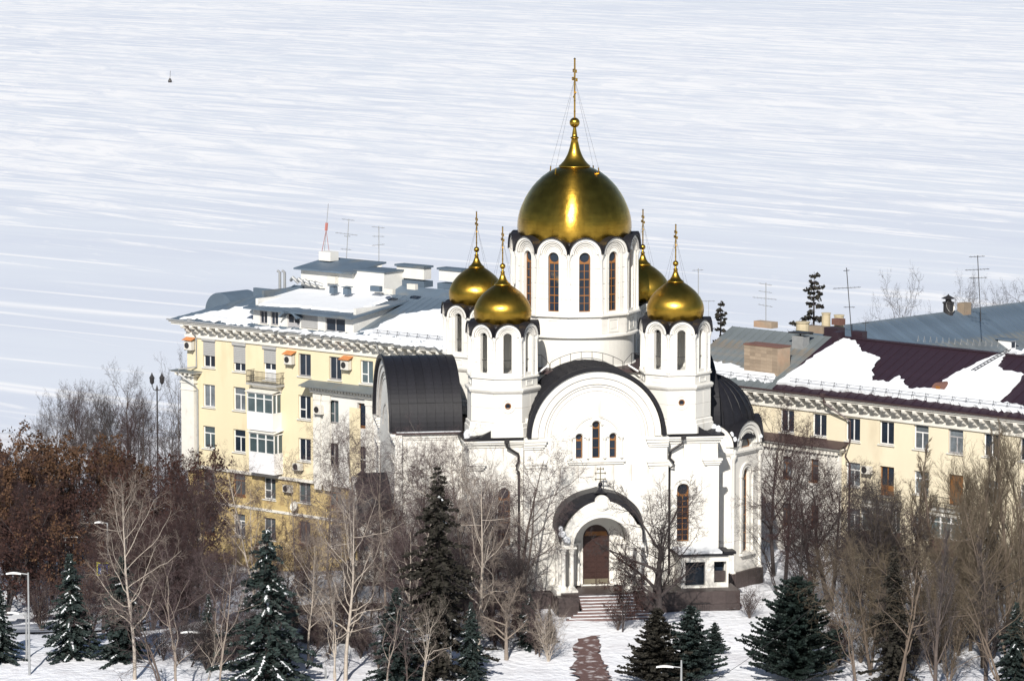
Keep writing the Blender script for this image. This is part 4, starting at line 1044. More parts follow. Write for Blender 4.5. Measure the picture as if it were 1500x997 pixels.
# ---------------- left house, five storeys, behind the left end of the church
PHI = R(41)
O1 = at_y(275, 600, 345.5); O1.z = -5.6
L1 = Frame(O1, -PHI, 'apartment_house', 'five storey pale yellow house with ochre base and slate roof, left of the church')
def wrect(F, c, pyt, pyb, w_, yl=0.0):
    a = F.at(c, pyt, yl); b = F.at(c, pyb, yl); return (a.x-w_/2, a.x+w_/2, b.z, a.z)
cols = [306, 350.5, 395, 446, 491, 537]
ww = 1.42
rows = {1: [(499,538),(505.5,544),(511,557),(518,551),(522.5,556),(528,562)],
        2: [(563,596),(567,601),None,(579,614),(585,619),(590,625)],
        3: [(624,656.5),(629,662),None,(642,675),(648,681),(653,687)],
        4: [(685,719),(690,725),(697,731),(702,736),(707,742),(713,748)],
        5: [(748,781),(752,785),(758,790),(763,797),(768,802),(774,808)]}
W1 = []
for r_, ys in rows.items():
    for c, y in zip(cols, ys):
        if y:
            q_ = wrect(L1, c, y[0], y[1], ww); zb_ = L1.at(300, 683).z
            if r_ == 4: q_ = (q_[0], q_[1], q_[2], min(q_[3], zb_-.2))
            if r_ == 3: q_ = (q_[0], q_[1], max(q_[2], zb_+.3), q_[3])
            W1.append((r_, c, q_))
xs_ext = []
wl_ = [w_ for _, _, w_ in W1]
# further columns hidden by trees and by the church
ux = [L1.at(c, 600).x for c in cols]; du = (ux[-1]-ux[0])/5
for r_, ref in ((1,0),(2,0),(3,0),(4,0),(5,0)):
    z0, z1 = [w_ for q, c, w_ in W1 if q == r_][0][2:]
    for k in (1, 2): W1.append((r_, 0, (ux[-1]+du*k-ww/2, ux[-1]+du*k+ww/2, z0, z1)))
wl_ = [w_ for _, _, w_ in W1]
ZEL = L1.at(400, 483, -1.1).z; zband = L1.at(300, 683).z; LEN1 = ux[-1]+du*3
xr = L1.at(463, 600).x; xq = L1.at(292, 600).x
wall_with(L1, 0, LEN1, zband, ZEL-.4, wl_, 0, .4, 'wall', 'yellow')
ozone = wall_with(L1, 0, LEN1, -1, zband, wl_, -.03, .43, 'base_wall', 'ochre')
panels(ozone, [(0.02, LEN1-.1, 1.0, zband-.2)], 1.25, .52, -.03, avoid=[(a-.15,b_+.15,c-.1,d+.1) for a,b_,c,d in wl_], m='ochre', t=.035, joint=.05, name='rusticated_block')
MB().box(0.0,.4,.4,12,-1,ZEL-.4).box(.4,LEN1,11.6,12,-1,ZEL-.4).box(LEN1-.4,LEN1,.4,11.6,-1,ZEL-.4).build('side_wall', M['yellow'], L1.root)
# white projecting bay right part with pilasters, and quoin pilaster at the corner
zl = L1.at(500, 573, -.35).z; zl2 = L1.at(275, 545, -.4).z
wall_with(L1, xr, LEN1, zband-.1, zl, wl_, -.36, .3, 'projecting_bay', 'white2')
for a in (xr+.2, xr+1.25, xr+6.0, xr+9.6): MB().box(a, a+.75, -.50, -.36, zband-.5, zl-.5).box(a-.06, a+.81, -.54, -.36, zl-.9, zl-.45).build('pilaster', M['trim'], L1.root)
MB().box(xr+4.1,xr+5.3,-.38,-.36,zband+.4,zl-1.2).build('yellow_field', M['yellow'], L1.root)
m = MB()
for z0_, z1_, pr in ((zl-.3,zl-.12,.45),(zl+.12,zl+.22,.95)): m.box(xr-pr+.4, LEN1, -pr-.25, 0, z0_, z1_)
m.build('ledge_cornice', M['trim'], L1.root)
dn = MB().box(-.09,.09,-.22,0,-.12,.12).mesh('dentil'); nd = int((LEN1-xr)/.33)
for i in range(min(nd,50)): link('dentil', dn, M['trim'], L1.root, (xr+.1+i*.33, -.62, zl))
box_m = MB(); box_roof(box_m, xr-.75, LEN1, -1.35, 0, zl+.22, zl+.55, .05); box_m.build('ledge_roof', M['slate2'], L1.root)
MB().box(-.35, 1.15, -.42, .6, zband-.4, zl2-.15).build('pilaster', M['trim'], L1.root)
MB().box(-.45, 1.25, -.5, .6, zl2-.9, zl2-.8).box(-.42, 1.22, -.47, .6, zl2-1.5, zl2-1.42).box(-.6, 1.4, -.65, .6, zl2-.32, zl2-.15).build('capital', M['trim'], L1.root)
m = MB().box(-1.0, 1.75, -1.0, .6, zl2, zl2+.1); m.build('ledge_cornice', M['trim'], L1.root); MB().box(-1.1,1.8,-1.1,0,zl2+.1,zl2+.14).build('ledge_roof', M['slate2'], L1.root)
for k in range(4): link('dentil', dn, M['trim'], L1.root, (-.5+k*.55, -.7, zl2-.1))
MB().box(-.1, LEN1, -.28, 0, zband-.12, zband+.1).build('string_course', M['trim'], L1.root)
zb5 = L1.at(400, 748).z
MB().box(-.05, LEN1, -.14, 0, zb5-.1, zb5+.12).build('string_course', M['trim'], L1.root)
# windows
sty = {(1,0):('split','frame','glass',.56),(1,1):('split','frame','glass',.68),(1,2):('door','frame','glass',.46),(1,3):('split','greyframe','glass',0),(1,4):('split','greyframe','glass',0),(1,5):('four','frame','bluegreen',0),
       (2,3):('four','frame','glass',0),(2,4):('four','greyframe','bluegreen',0),(2,5):('split','brownframe','glass',0),(3,0):('tee','frame','bluegreen',0),(3,1):('tee','frame','glass',0),(3,4):('four','greyframe','glass',0)}
for r_, c, w_ in W1:
    k = cols.index(c) if c in cols else 7
    st = sty.get((r_, k), (['split','tee','four'][(r_*3+k) % 3], ['frame','greyframe','brownframe'][0 if r_ < 4 else (r_+k) % 3], ['glass','curtain','bluegreen'][(r_*5+k*3) % 3], 0))
    inbay = w_[0] > xr and r_ in (2, 3)
    house_window(L1, *w_, 0 if not inbay else -.25, st[0], st[1], st[2], st[3])
# balconies
a = L1.at(364, 560, -1.0); b = L1.at(412, 565, -1.0); balcony_open(L1, ux[2]-1.75, ux[2]+1.75, L1.at(388, 563, -1.0).z)
g0 = L1.at(386, 631, -1.05).z; gp = L1.at(386, 606, -1.05).z; g1 = L1.at(386, 576, -1.05).z
balcony_glazed(L1, ux[2]-1.6, ux[2]+1.35, g0, gp, g1, splay=.0)
g0 = L1.at(388, 694, -1.05).z; gp = L1.at(388, 665, -1.05).z; g1 = L1.at(388, 635, -1.05).z
balcony_glazed(L1, ux[2]-1.4, ux[2]+1.5, g0, gp, g1)
MB().box(ux[2]+1.3, ux[2]+1.35+.2, -.6,0,1,1.2).build('wall_step', M['trim'], L1.root)
for q in ((271,286,497,512,True),(418,432,517,533,True),(501,515,525,541,True),(551,563,545,556,False),(461,476,593,606,False),(433,442,678,688,False),(418,428,710,720,False)):
    ac_unit(L1, *q, yl=(-.36 if q[0] in (461,) else 0))
# satellite dishes
for (px, py) in ((431, 741), (385, 800)):
    p = L1.at(px, py, -.5); d = MB(); d.T = Matrix.Translation(p) @ Matrix.Rotation(R(70), 4, 'X'); d.lathe([(0,-.06),(.2,-.04),(.4,.05),(.42,.07)], 16)
    d.tube([(0,0,-.05),(0,0,.4)], .015, 4); d.tube([(0,0,-.06),(0,-.2,-.5)], .03, 4); d.build('satellite_dish', M['acbox'], L1.root)
# main cornice
m = MB(); m.box(-.15, LEN1, -.15, .3, ZEL-1.5, ZEL-1.28).box(-.05, LEN1, -.06, .2, ZEL-1.28, ZEL-.5); m.build('frieze', M['trim'], L1.root)
m = MB(); m.box(-.95, LEN1, -.95, .3, ZEL-.42, ZEL-.24).box(-1.1, LEN1, -1.1, .3, ZEL-.24, ZEL-.06); m.build('cornice', M['trim'], L1.root)
nb = int(LEN1/1.03)
for i in range(nb): link('cornice_bracket', BR, M['trim'], L1.root, (.35+i*1.03, -.05, ZEL-.94))
for i in range(3): link('cornice_bracket', BR, M['trim'], L1.root, (-.05, .5+i*1.0, ZEL-.94), (0,0,-PI/2))
# roof
RD, RH = 6.6, 2.75
roof_sheets(L1, 6.2, LEN1, -1.2, ZEL, RD, ZEL+RH, 'slate')
m = MB(); e = -1.2
m.add([(e,e,ZEL-.05),(6.2,e,ZEL-.05),(6.2,RD,ZEL+RH-.05),(e,13.2,ZEL-.05),(LEN1,RD,ZEL+RH-.02),(LEN1,13.2,ZEL-.05)], [(0,1,2),(0,2,3),(2,4,5,3)]); hip = m.build('roof', M['slate'], L1.root)
m = MB()
for i in range(1, 10):
    t = i/10; x = e+(6.2-e)*t; y = RD; m.tube([(x, e, ZEL-.03), (x, e+(RD-e)*t, ZEL-.03+RH*t)], .025, 4)
    m.tube([(e, e+(RD-e)*i/10*1.0, ZEL-.03), (e+(6.2-e)*t, e+(RD-e)*t, ZEL+RH*t-.03)], .02, 4)
stuff(m.build('roof_seam', M['slate'], L1.root))
MB().box(e, LEN1, e-.06, e+.06, ZEL-.08, ZEL+.04).build('gutter', M['greymetal'], L1.root)
n_s = Vector((0, -RH, RD+1.2)); p_s = Vector((0, -1.2, ZEL+.01))
snow_patch(L1, [(262,467),(300,458),(352,449),(371,447),(372,473),(360,474),(330,469)], p_s, n_s, .08, seed=3)
snow_patch(L1, [(296,464),(330,463),(345,466),(368,478),(300,470)], p_s, n_s, .05, seed=5)
snow_patch(L1, [(372,479),(520,490),(560,494),(650,507),(650,511),(555,501),(400,484)], p_s, n_s, .10, seed=6)
snow_patch(L1, [(526,487),(545,484),(585,462),(628,456),(652,452),(700,470),(700,512),(640,505),(560,493)], p_s, n_s, .16, seed=7)
snow_guards(L1, L1.at(545,490,-.5).x, LEN1, -.45, ZEL+.27, 9, RH/RD)
# penthouse on the front slope
yp = -.45
x0 = L1.at(371, 478, yp).x; x1 = L1.at(518, 488, yp).x; zt = L1.at(445, 459, yp).z; zb = ZEL+.1
pw = []
for c, t_, b_, w2 in ((386,455,474,.85),(402,456,476,.85),(430,459,480,1.4),(453,461,481,1.9),(491,466,486,2.2)):
    p = L1.at(c, t_, yp); q_ = L1.at(c, b_, yp); pw.append((p.x-w2/2, p.x+w2/2, q_.z, p.z))
wall_with(L1, x0, x1, zb-.9, zt, pw, yp, .3, 'penthouse_wall', 'white2')
for i, w_ in enumerate(pw):
    f = house_window(L1, *w_, yp, ('door' if i == 2 else 'split'), 'greyframe', ('glass' if i != 3 else 'curtain'), (.97 if i == 3 else 0), reveal=.12)
MB().box(x0, x0+.3, yp+.3, 6.5, zb-.9, zt+.8).box(x1-.3, x1, yp+.3, 6.9, zb-.9, zt+.75).build('penthouse_wall', M['white2'], L1.root)
m = MB(); box_roof(m, x0-.5, x1+.4, yp-.7, 7.2, zt, zt+1.0, .14); pr_ = m.build('penthouse_roof', M['slate'], L1.root)
m = MB(); m.arc((pw[2][0]+pw[2][1])/2, zt-1.1, 1.15, 1.3, yp-.7, yp+2.2, a0=R(35), a1=R(145), n=10); m.build('arched_hood', M['slate'], L1.root)
n_p = Vector((0, -1.0, 7.9)); p_p = Vector((0, yp-.7, zt+.15))
snow_patch(L1, [(378,447),(398,437),(425,424),(520,428),(560,432),(574,436),(548,449),(524,456),(515,458),(470,454),(430,450),(380,448)], p_p, n_p, .16, jit=.1, seed=9)
a = L1.at(371, 447, 2.4); m = MB(); m.box(x0-.6, x0-.35, 1.2, 7, ZEL+.9, zt+1.3).box(x0-.6,x0+3.0,6.2,7.1,ZEL+1,zt+1.45); m.build('parapet', M['slate'], L1.root)
m = MB(); m.T = Matrix.Translation((0,0,0)); xa = L1.at(345, 440, 9).x
m.arc(xa, ZEL-.3, 0, 1.7, 7.0, 10.5, n=14); m.build('barrel_dormer', M['slate'], L1.root)
# lift house and lower plant room, chimneys, vents
ye = 6.0; xe0 = L1.at(441, 405, ye).x; xe1 = L1.at(516, 405, ye).x; ze1 = L1.at(480, 396, ye).z
MB().box(xe0, xe1, ye, ye+3.2, ZEL+1.2, ze1).build('lift_house', M['white2'], L1.root)
m = MB(); box_roof(m, xe0-.4, xe1+.35, ye-.5, ye+3.8, ze1-.1, ze1+.5, .14); m.build('lift_house_roof', M['slate'], L1.root)
xe2 = L1.at(560, 408, ye).x; zz = L1.at(540, 398, ye).z; MB().box(xe1, xe2, ye+.2, ye+2.6, ZEL+1.2, zz).build('plant_room', M['white2'], L1.root)
MB().box(xe1, xe2+.15, ye+.1, ye+2.8, zz, zz+.1).build('plant_room_roof', M['slate'], L1.root)
m = MB(); 
for k in range(5): x = xe0-.6+k*.7; m.tube([(x, ye-.6, ZEL+3.3), (x+.5, ye-.9, ZEL+3.6-.08*k), (x+.9, ye-.6, ZEL+3.1)], .14, 7)
m.build('ventilation_duct', M['greymetal'], L1.root)
for (a, b_, c, d, yl, wd) in ((467,484,369,382,8,1.0),):
    L1.box(a, b_, c, d, yl, wd, 'chimney', 'white2')
for (a, b_, c, d, yl) in ((581,621,391,408,8.5),(643,676,396,412,8.5)):
    o = L1.box(a, b_, c, d, yl, .9, 'chimney', 'white2')
    p = L1.at(a, c, yl); q_ = L1.at(b_, c, yl); MB().box(p.x-.12, q_.x+.12, yl-.15, yl+1.05, (p.z+q_.z)/2, (p.z+q_.z)/2+.16).box(p.x-.1,q_.x+.1,yl-.1,yl+1.0,(p.z+q_.z)/2-1.6,(p.z+q_.z)/2-1.1).build('chimney_cap', M['slate'], o)
m = MB(); xg = L1.at(575, 405, 6).x; box_roof(m, xg-1.2, xg+6.5, 4.5, 8.3, ZEL+1.8, ZEL+3.2, .1); box_roof(m, xg-1.2, xg+6.5, 8.3, 11, ZEL+3.2, ZEL+2.2, .1)
m.build('raised_roof', M['slate'], L1.root)
for (a, c) in ((488,424),(508,426)): 
    p = L1.at(a, c, 4.2); MB().box(p.x-.25,p.x+.25,4.0,4.5,p.z-.3,p.z+.25).build('roof_vent', M['slate'], L1.root); MB().box(p.x-.35,p.x+.35,3.9,4.6,p.z+.3,p.z+.36).build('vent_cap', M['slate'], L1.root)
for (a, b_, c, d, yl) in ((478,491,405,415,5.6),(562,575,423,431,4.5),(596,608,416,424,5),(542,556,419,427,5)):
    o = L1.box(a, b_, c, d, yl, .35, 'air_conditioner', 'acbox' if a != 542 else 'slate')
L1.box(371, 426, 424, 442, 6.7, .3, 'parapet', 'slate')
for px in (410, 417):
    p = L1.at(px, 416, 6.5); MB().tube([(p.x,6.5,p.z-1.2),(p.x,6.5,p.z+1.0),(p.x-.25,6.5,p.z+1.1)], .12, 8).build('vent_pipe', M['greymetal'], L1.root)
drain(L1, [(1.35,-1.0,ZEL-.1),(1.3,-.7,ZEL-.8),(1.2,-.12,ZEL-1.5),(1.2,-.12,zl2+.5),(-.1,-.95,zl2+.25),(.1,-1.1,zl2-.1),(1.25,-.5,zl2-1.0),(1.3,-.1,zl2-1.4),(1.3,-.1,0)], 'greymetal')
xd = L1.at(557, 520, -.6).x; drain(L1, [(xd,-1.1,ZEL-.1),(xd,-.9,ZEL-.8),(xd+.1,-.12,ZEL-1.6),(xd+.1,-.12,zl+.5)], 'greymetal')

# ---------------- right house
P2 = R(44); Pm = at_y(1248, 590, 314); d2 = Vector((math.cos(P2), -math.sin(P2), 0)); O2 = Pm - d2*14.5; O2.z = -1.2
L2 = Frame(O2, -P2, 'apartment_house', 'cream three storey house with maroon and grey roofs, right of the church')
cols2 = [1153, 1200.5, 1249.5, 1299, 1349.5, 1400, 1452, 1505]
r2 = {1: [(600,633),(606,639),(612,646),(617,651),(622,658),(629,664),(635,669),(641,676)],
      2: [(667,699),(672,705),(677,712),(683,726),(690,724),(695,740),(703,737),(710,744)],
      3: [(735,766),(739,771),(744,775),None,(757,788),(764,795),(770,803),(776,810)]}
W2 = []
for r_, ys in r2.items():
    for c, y in zip(cols2, ys):
        if y: W2.append((r_, c, wrect(L2, c, y[0], y[1], 1.42)))
u2 = [L2.at(c, 650).x for c in cols2]; LEN2 = u2[-1]+8
z0, z1 = W2[0][2][2:]
for k in (1, 2): W2.append((1, 0, (u2[-1]+3.3*k-.7, u2[-1]+3.3*k+.7, z0, z1)))
wl2 = [w_ for *_, w_ in W2]
ZE2 = L2.at(1350, 596, -1.05).z
wall_with(L2, -2, LEN2, -1, ZE2-.4, wl2, 0, .4, 'wall', 'cream')
MB().box(-2,LEN2,11.6,12,-1,ZE2-.4).box(-2,-1.6,.4,11.6,-1,ZE2-.4).box(LEN2-.4,LEN2,.4,11.6,-1,ZE2-.4).build('side_wall', M['cream'], L2.root)
xb = L2.at(1234, 650).x; zlr = L2.at(1190, 657, -.3).z
wall_with(L2, -2, xb, -1, zlr, wl2, -.34, .28, 'projecting_bay', 'white2')
for a in (xb-.9, xb-2.0, xb-6.3): MB().box(a, a+.7, -.46, -.34, 0, zlr-.4).build('pilaster', M['trim'], L2.root)
MB().box(-2, xb+.3, -.7, 0, zlr, zlr+.22).box(-2, xb+.5, -.95, 0, zlr+.22, zlr+.32).build('ledge_cornice', M['trim'], L2.root)
for i in range(30): link('dentil', dn, M['trim'], L2.root, (xb-.1-i*.36, -.5, zlr-.1))
m = MB(); box_roof(m, -2, xb+.6, -1.05, 0, zlr+.32, zlr+.75, .05); m.build('ledge_roof', M['brownroof'], L2.root)
st2 = {(2,1299):('door','wood','glass'),(2,1400):('door','wood','wood'),(1,1249.5):('split','frame','glass'),(2,1249.5):('tee','frame','curtain'),(1,1349.5):('tee','frame','curtain'),(1,1400):('tee','greyframe','curtain')}
for r_, c, w_ in W2:
    s_ = st2.get((r_, c), ('split' if r_ == 1 else 'tee', ('brownframe' if (r_ > 1 and c < 1240) else 'frame'), 'glass' if r_ == 1 else 'curtain'))
    if (r_, c) in ((2,1299),(2,1400)): w_ = (w_[0]+.05, w_[1]-.05, w_[2], w_[3])
    house_window(L2, *w_, (-.24 if (w_[1] < xb and r_ > 1) else 0), s_[0], s_[1], s_[2])
balcony_open(L2, u2[3]-1.55, u2[3]+1.55, L2.at(1290, 736, -1.0).z, h=.95)
balcony_open(L2, u2[5]-1.6, u2[5]+1.6, L2.at(1391, 748, -1.0).z, h=.95)
for kx, pz in ((3, (805, 779, 744)), ):
    balcony_glazed(L2, u2[kx]-1.55, u2[kx]+1.45, L2.at(1287, pz[0], -1.05).z, L2.at(1287, pz[1], -1.05).z, L2.at(1287, pz[2], -1.05).z, panel='brownpanel')
balcony_glazed(L2, u2[5]-1.55, u2[5]+1.45, L2.at(1391, 815, -1.05).z, L2.at(1391, 790, -1.05).z, L2.at(1391, 757, -1.05).z, panel='brownpanel')
ac_unit(L2, 1265, 1277, 682, 693, cap=False)
MB().box(-2, LEN2, -.15, .3, ZE2-1.5, ZE2-1.28).box(-2, LEN2, -.06, .2, ZE2-1.28, ZE2-.5).build('frieze', M['trim'], L2.root)
MB().box(-2, LEN2, -.95, .3, ZE2-.42, ZE2-.24).box(-2, LEN2, -1.1, .3, ZE2-.24, ZE2-.06).build('cornice', M['trim'], L2.root)
for i in range(int((LEN2+2)/1.05)): link('cornice_bracket', BR, M['trim'], L2.root, (-1.8+i*1.05, -.05, ZE2-.94))
RD2, RH2 = 6.2, 3.5
xm = L2.at(1132, 566, -1.1).x
roof_sheets(L2, -3, xm, -1.15, ZE2, RD2, ZE2+RH2, 'slate2')
roof_sheets(L2, xm, LEN2, -1.15, ZE2+.06, RD2, ZE2+RH2+.06, 'maroon', pitch=.9)
m = MB(); box_roof(m, -3, LEN2, RD2, 13, ZE2+RH2-.05, ZE2, .05); m.build('roof', M['slate2'], L2.root)
MB().box(-3, LEN2, -1.25, -1.1, ZE2-.09, ZE2+.02).build('gutter', M['brownroof'], L2.root)
MB().box(xm, LEN2, RD2-.2, RD2+.2, ZE2+RH2+.02, ZE2+RH2+.14).build('ridge_cap', M['maroon'], L2.root)
n2 = Vector((0, -RH2, RD2+1.15)); p2 = Vector((0, -1.15, ZE2+.07))
snow_patch(L2, [(1137,561),(1160,545),(1195,520),(1235,497),(1252,500),(1262,517),(1288,525),(1275,545),(1276,560),(1300,562),(1316,552),(1330,573),(1370,571),(1400,550),(1440,530),(1475,517),(1462,535),(1475,545),(1500,548),(1480,575),(1458,590),(1500,597),(1560,605),(1560,617),(1500,606),(1400,593),(1300,580),(1200,570)], p2, n2, .2, jit=.08, seed=12)
snow_patch(L2, [(1020,528),(1050,532),(1085,536),(1105,546),(1140,548),(1132,560),(1080,556),(1030,548)], Vector((0,-1.15,ZE2+.01)), n2, .16, seed=14)
snow_patch(L2, [(1470,515),(1500,512),(1530,514),(1530,520),(1480,519)], p2, n2, .2, seed=15)
snow_guards(L2, xm+1.2, LEN2, -.5, ZE2+.45, 24, RH2/RD2)
snow_guards(L2, 0, xm-.4, -.5, ZE2+.38, 4, RH2/RD2)
p = L2.plane(1380, 568, p2, n2); m = MB(); m.arc(p.x, p.z-.15, 0, .62, p.y-.5, p.y+1.5, n=10); dm_ = m.build('arched_dormer', M['redbrick'], L2.root)
MB().box(p.x-.2, p.x+.2, p.y-.53, p.y-.49, p.z-.05, p.z+.2).build('dormer_window', M['wood'], dm_)
m = MB(); a = L2.plane(1425, 548, p2, n2); b = L2.plane(1478, 517, p2, n2); dd = Vector((.17,0,0))
for s in (-1,1): m.tube([a+dd*s+Vector((0,0,.3)), b+dd*s+Vector((0,0,.3))], .03, 4)
for i in range(11):
    c = a+(b-a)*(i+.5)/11+Vector((0,0,.3)); m.tube([c-dd, c+dd], .022, 4)
m.build('roof_ladder', M['iron'], L2.root)
xd2 = L2.at(1207, 580, -1).x
drain(L2, [(xd2,-1.1,ZE2-.1),(xd2+.05,-1.0,ZE2-.6),(xd2+1.9,-.14,ZE2-1.9),(xd2+1.9,-.14,zlr+.9),(xd2+2.1,-1.0,zlr+.5),(xd2+2.1,-.9,zlr-.2),(xd2+1.9,-.14,zlr-.8),(xd2+1.9,-.14,0)], 'brownroof')
# chimneys etc. on the right house
def chimney(F, px0, px1, py0, py1, p0, n, m, depth=.9, name='chimney', bricks=True):
    q_ = F.plane((px0+px1)/2, py1, p0, n); a = F.at(px0, py1, q_.y); b = F.at(px1, py1, q_.y); t_ = F.at((px0+px1)/2, py0, q_.y)
    o = MB().box(a.x, b.x, q_.y, q_.y+depth, q_.z-.6, t_.z).build(name, M[m], F.root)
    if bricks:
        nx = max(2, int((b.x-a.x)/.52)); nz = max(2, int((t_.z-q_.z)/.26)); dx = (b.x-a.x)/nx; dz = (t_.z-q_.z)/nz
        me = MB().box(.01, dx-.01, -.02, .01, .01, dz-.01).mesh('brick')
        for i in range(nz):
            for j in range(nx): link('brick', me, M[m], o, (a.x+j*dx, q_.y, q_.z+i*dz))
    return o, (a.x, b.x, q_.y, t_.z)
o, cc = chimney(L2, 1090, 1139, 507, 548, Vector((0,-1.15,ZE2)), n2, 'brick', 1.5)
MB().box(cc[0]-.06, cc[1]+.06, cc[2]-.06, cc[2]+1.55, cc[3], cc[3]+.1).build('broken_brick_top', M['redbrick'], o)
o, cc = chimney(L2, 1160, 1176, 492, 511, Vector((0,-1.15,ZE2)), n2, 'greymetal', .8, bricks=False)
MB().box(cc[0]-.25, cc[1]+.25, cc[2]-.2, cc[2]+1.0, cc[3]+.2, cc[3]+.3).box((cc[0]+cc[1])/2-.05,(cc[0]+cc[1])/2+.05,cc[2]+.3,cc[2]+.4,cc[3],cc[3]+.2).build('chimney_cap', M['iron'], o)
chimney(L2, 1219, 1228, 486, 503, p2, n2, 'maroon', .8, bricks=False)
chimney(L2, 1207, 1227, 480, 490, p2, n2, 'maroon', .9, bricks=False)
chimney(L2, 1247, 1263, 485, 494, p2, n2, 'maroon', .6, bricks=False)
def pot(px, py0, py1, yl, r, m):
    p = L2.at(px, py1, yl); t_ = L2.at(px, py0, yl); MB().lathe([(r,-.5),(r,0),(r*.95,t_.z-p.z-.1),(r*1.1,t_.z-p.z-.08),(r*1.1,t_.z-p.z),(0,t_.z-p.z)], 14).build('chimney_pot', M[m], L2.root, loc=p)
pot(1210, 458, 474, 9, .36, 'pot'); pot(1229, 461, 470, 9.5, .40, 'pot'); pot(1176, 471, 478, 9, .55, 'pot')
o = L2.box(1218, 1230, 467, 476, 8, .7, 'chimney', 'redbrick'); o = L2.box(1185, 1205, 478, 488, 7.2, .8, 'chimney', 'brick'); o = L2.box(1104, 1130, 471, 480, 8, .8, 'chimney', 'brick')

# ---------------- rear wing with a blue-grey roof, running away to the right
P3 = R(46); O3 = at_y(1208, 480, 331); O3.z = 0
L3 = Frame(O3, P3, 'apartment_house', 'rear house wing with long blue-grey metal roof behind the maroon roof')
zr = L3.at(1215, 474, 0).z; LEN3 = 34
zr2 = L3.at(1500, 446, 0).z; zr = (zr+zr2)/2
roof_sheets(L3, -2, LEN3, -8.5, zr-4.3, 0, zr, 'slate')
m = MB(); box_roof(m, -2, LEN3, 0, 8.5, zr-.04, zr-4.3, .05); m.build('roof', M['slate'], L3.root)
MB().box(-1.5, LEN3-.5, -7.5, 7.5, -3, zr-4.2).build('wall', M['cream'], L3.root)
n3 = Vector((0,-4.3,8.5)); p3 = Vector((0,0,zr))
def on3(px0, px1, py0, py1, yl, depth, nm, m): return L3.box(px0, px1, py0, py1, yl, depth, nm, m)
q_ = L3.plane(1477, 508, p3, n3); MB().box(q_.x-.35,q_.x+.35,q_.y-.5,q_.y+.8,q_.z-.3,q_.z+.6).build('roof_hatch', M['frame'], L3.root); MB().box(q_.x-.22,q_.x+.22,q_.y-.53,q_.y-.48,q_.z-.0,q_.z+.45).build('hatch_opening', M['glass'], L3.root)
MB().box(q_.x-.5,q_.x+.5,q_.y-.7,q_.y+1.0,q_.z+.6,q_.z+.68).build('hatch_cap', M['slate'], L3.root)
q_ = L3.plane(1389, 458, p3, n3); m = MB(); m.lathe([(.42,-.3),(.42,.75),(.5,.8),(.5,.9),(.25,.95),(.25,1.15),(.6,1.2),(.1,1.45),(0,1.6)], 12); m.build('chimney', M['iron'], L3.root, loc=q_)
q_ = L3.plane(1413, 458, p3, n3); MB().box(-.5,.5,-.3,.4,-.4,.85).build('chimney', M['brick'], L3.root, loc=q_)
q_ = L3.plane(1384, 455, p3, n3); d = MB(); d.T = Matrix.Rotation(R(75), 4, 'X'); d.lathe([(0,-.1),(.25,-.06),(.5,.06),(.52,.1)], 16); d.build('satellite_dish', M['acbox'], L3.root, loc=q_+Vector((0,-.5,.4)))
for i in range(14):
    q_ = L3.plane(1345+i*9, 500+i*.6, p3, n3); MB().tube([(-.1,0,0),(0,0,.45),(.1,0,0)], .02, 4).build('snow_guard_post', M['greymetal'], L3.root, loc=q_)
# house on the far right edge behind
# ---------------- aerials on the roofs
def aerial(px, pyb, pyt, Y, label, bars, lean=0, r=.035, m='greymetal', grp='television aerials on the roofs'):
    b = at_y(px, pyb, Y); t_ = at_y(px+lean, pyt, Y); h = (t_-b).length
    root = tag(empty('roof_aerial', b), label, 'aerial', grp)
    MB().tube([(0,0,-.6), tuple(t_-b)], r, 5).build('mast', M[m], root)
    for f, L, ang, tilt in bars:
        c = (t_-b)*f; a = R(ang); dx = Vector((math.cos(a), math.sin(a)*.5, tilt))*L
        mb = MB().tube([c-dx*.55, c+dx*.45], .02, 4)
        k = max(2, int(L/.28))
        for i in range(k):
            e_ = c-dx*.55+dx*(i+.5)/k; v = Vector((-math.sin(a), math.cos(a), .15))*.28; mb.tube([e_-v, e_+v], .012, 3)
        mb.build('crossbar', M[m], root)
    return root
aerial(507, 373, 321, 350, 'leaning aerial with three crossbars on the left slate roof', [(.98,1.1,-10,-.12),(.58,1.9,0,-.12),(.52,.6,30,0),(.15,.9,0,-.1)], lean=4)
aerial(555, 400, 331, 349, 'straight aerial with white dish below, on the left slate roof', [(.97,1.1,0,-.1),(.78,1.0,0,-.02),(.6,1.1,10,.1)])
aerial(1023, 480, 393, 335, 'thin aerial beside the right small dome', [(.97,.9,0,.05)])
aerial(1038, 480, 440, 336, 'short wire aerial close behind the right bell tower', [(.98,1.2,0,0)], r=.02)
aerial(1122, 462, 414, 337, 'pale grey aerial with four slanting bars above the grey roof', [(.95,1.1,0,-.15),(.72,1.1,0,-.15),(.52,2.0,0,-.1),(.3,1.2,0,-.18)])
aerial(1249, 497, 392, 326, 'tall leaning aerial over the top of the maroon roof', [(.96,.5,0,.1),(.72,2.2,0,.05),(.45,.9,0,0)], lean=-9, m='iron')
aerial(1437, 460, 374, 336, 'tallest dark aerial on the rear blue-grey roof', [(.98,1.3,0,.05),(.76,2.0,0,.05),(.62,1.5,0,.03)], lean=-5, m='iron')
aerial(1268, 497, 470, 327, 'small forked aerial near the maroon ridge', [(.9,.6,0,.1)], r=.02, m='iron')
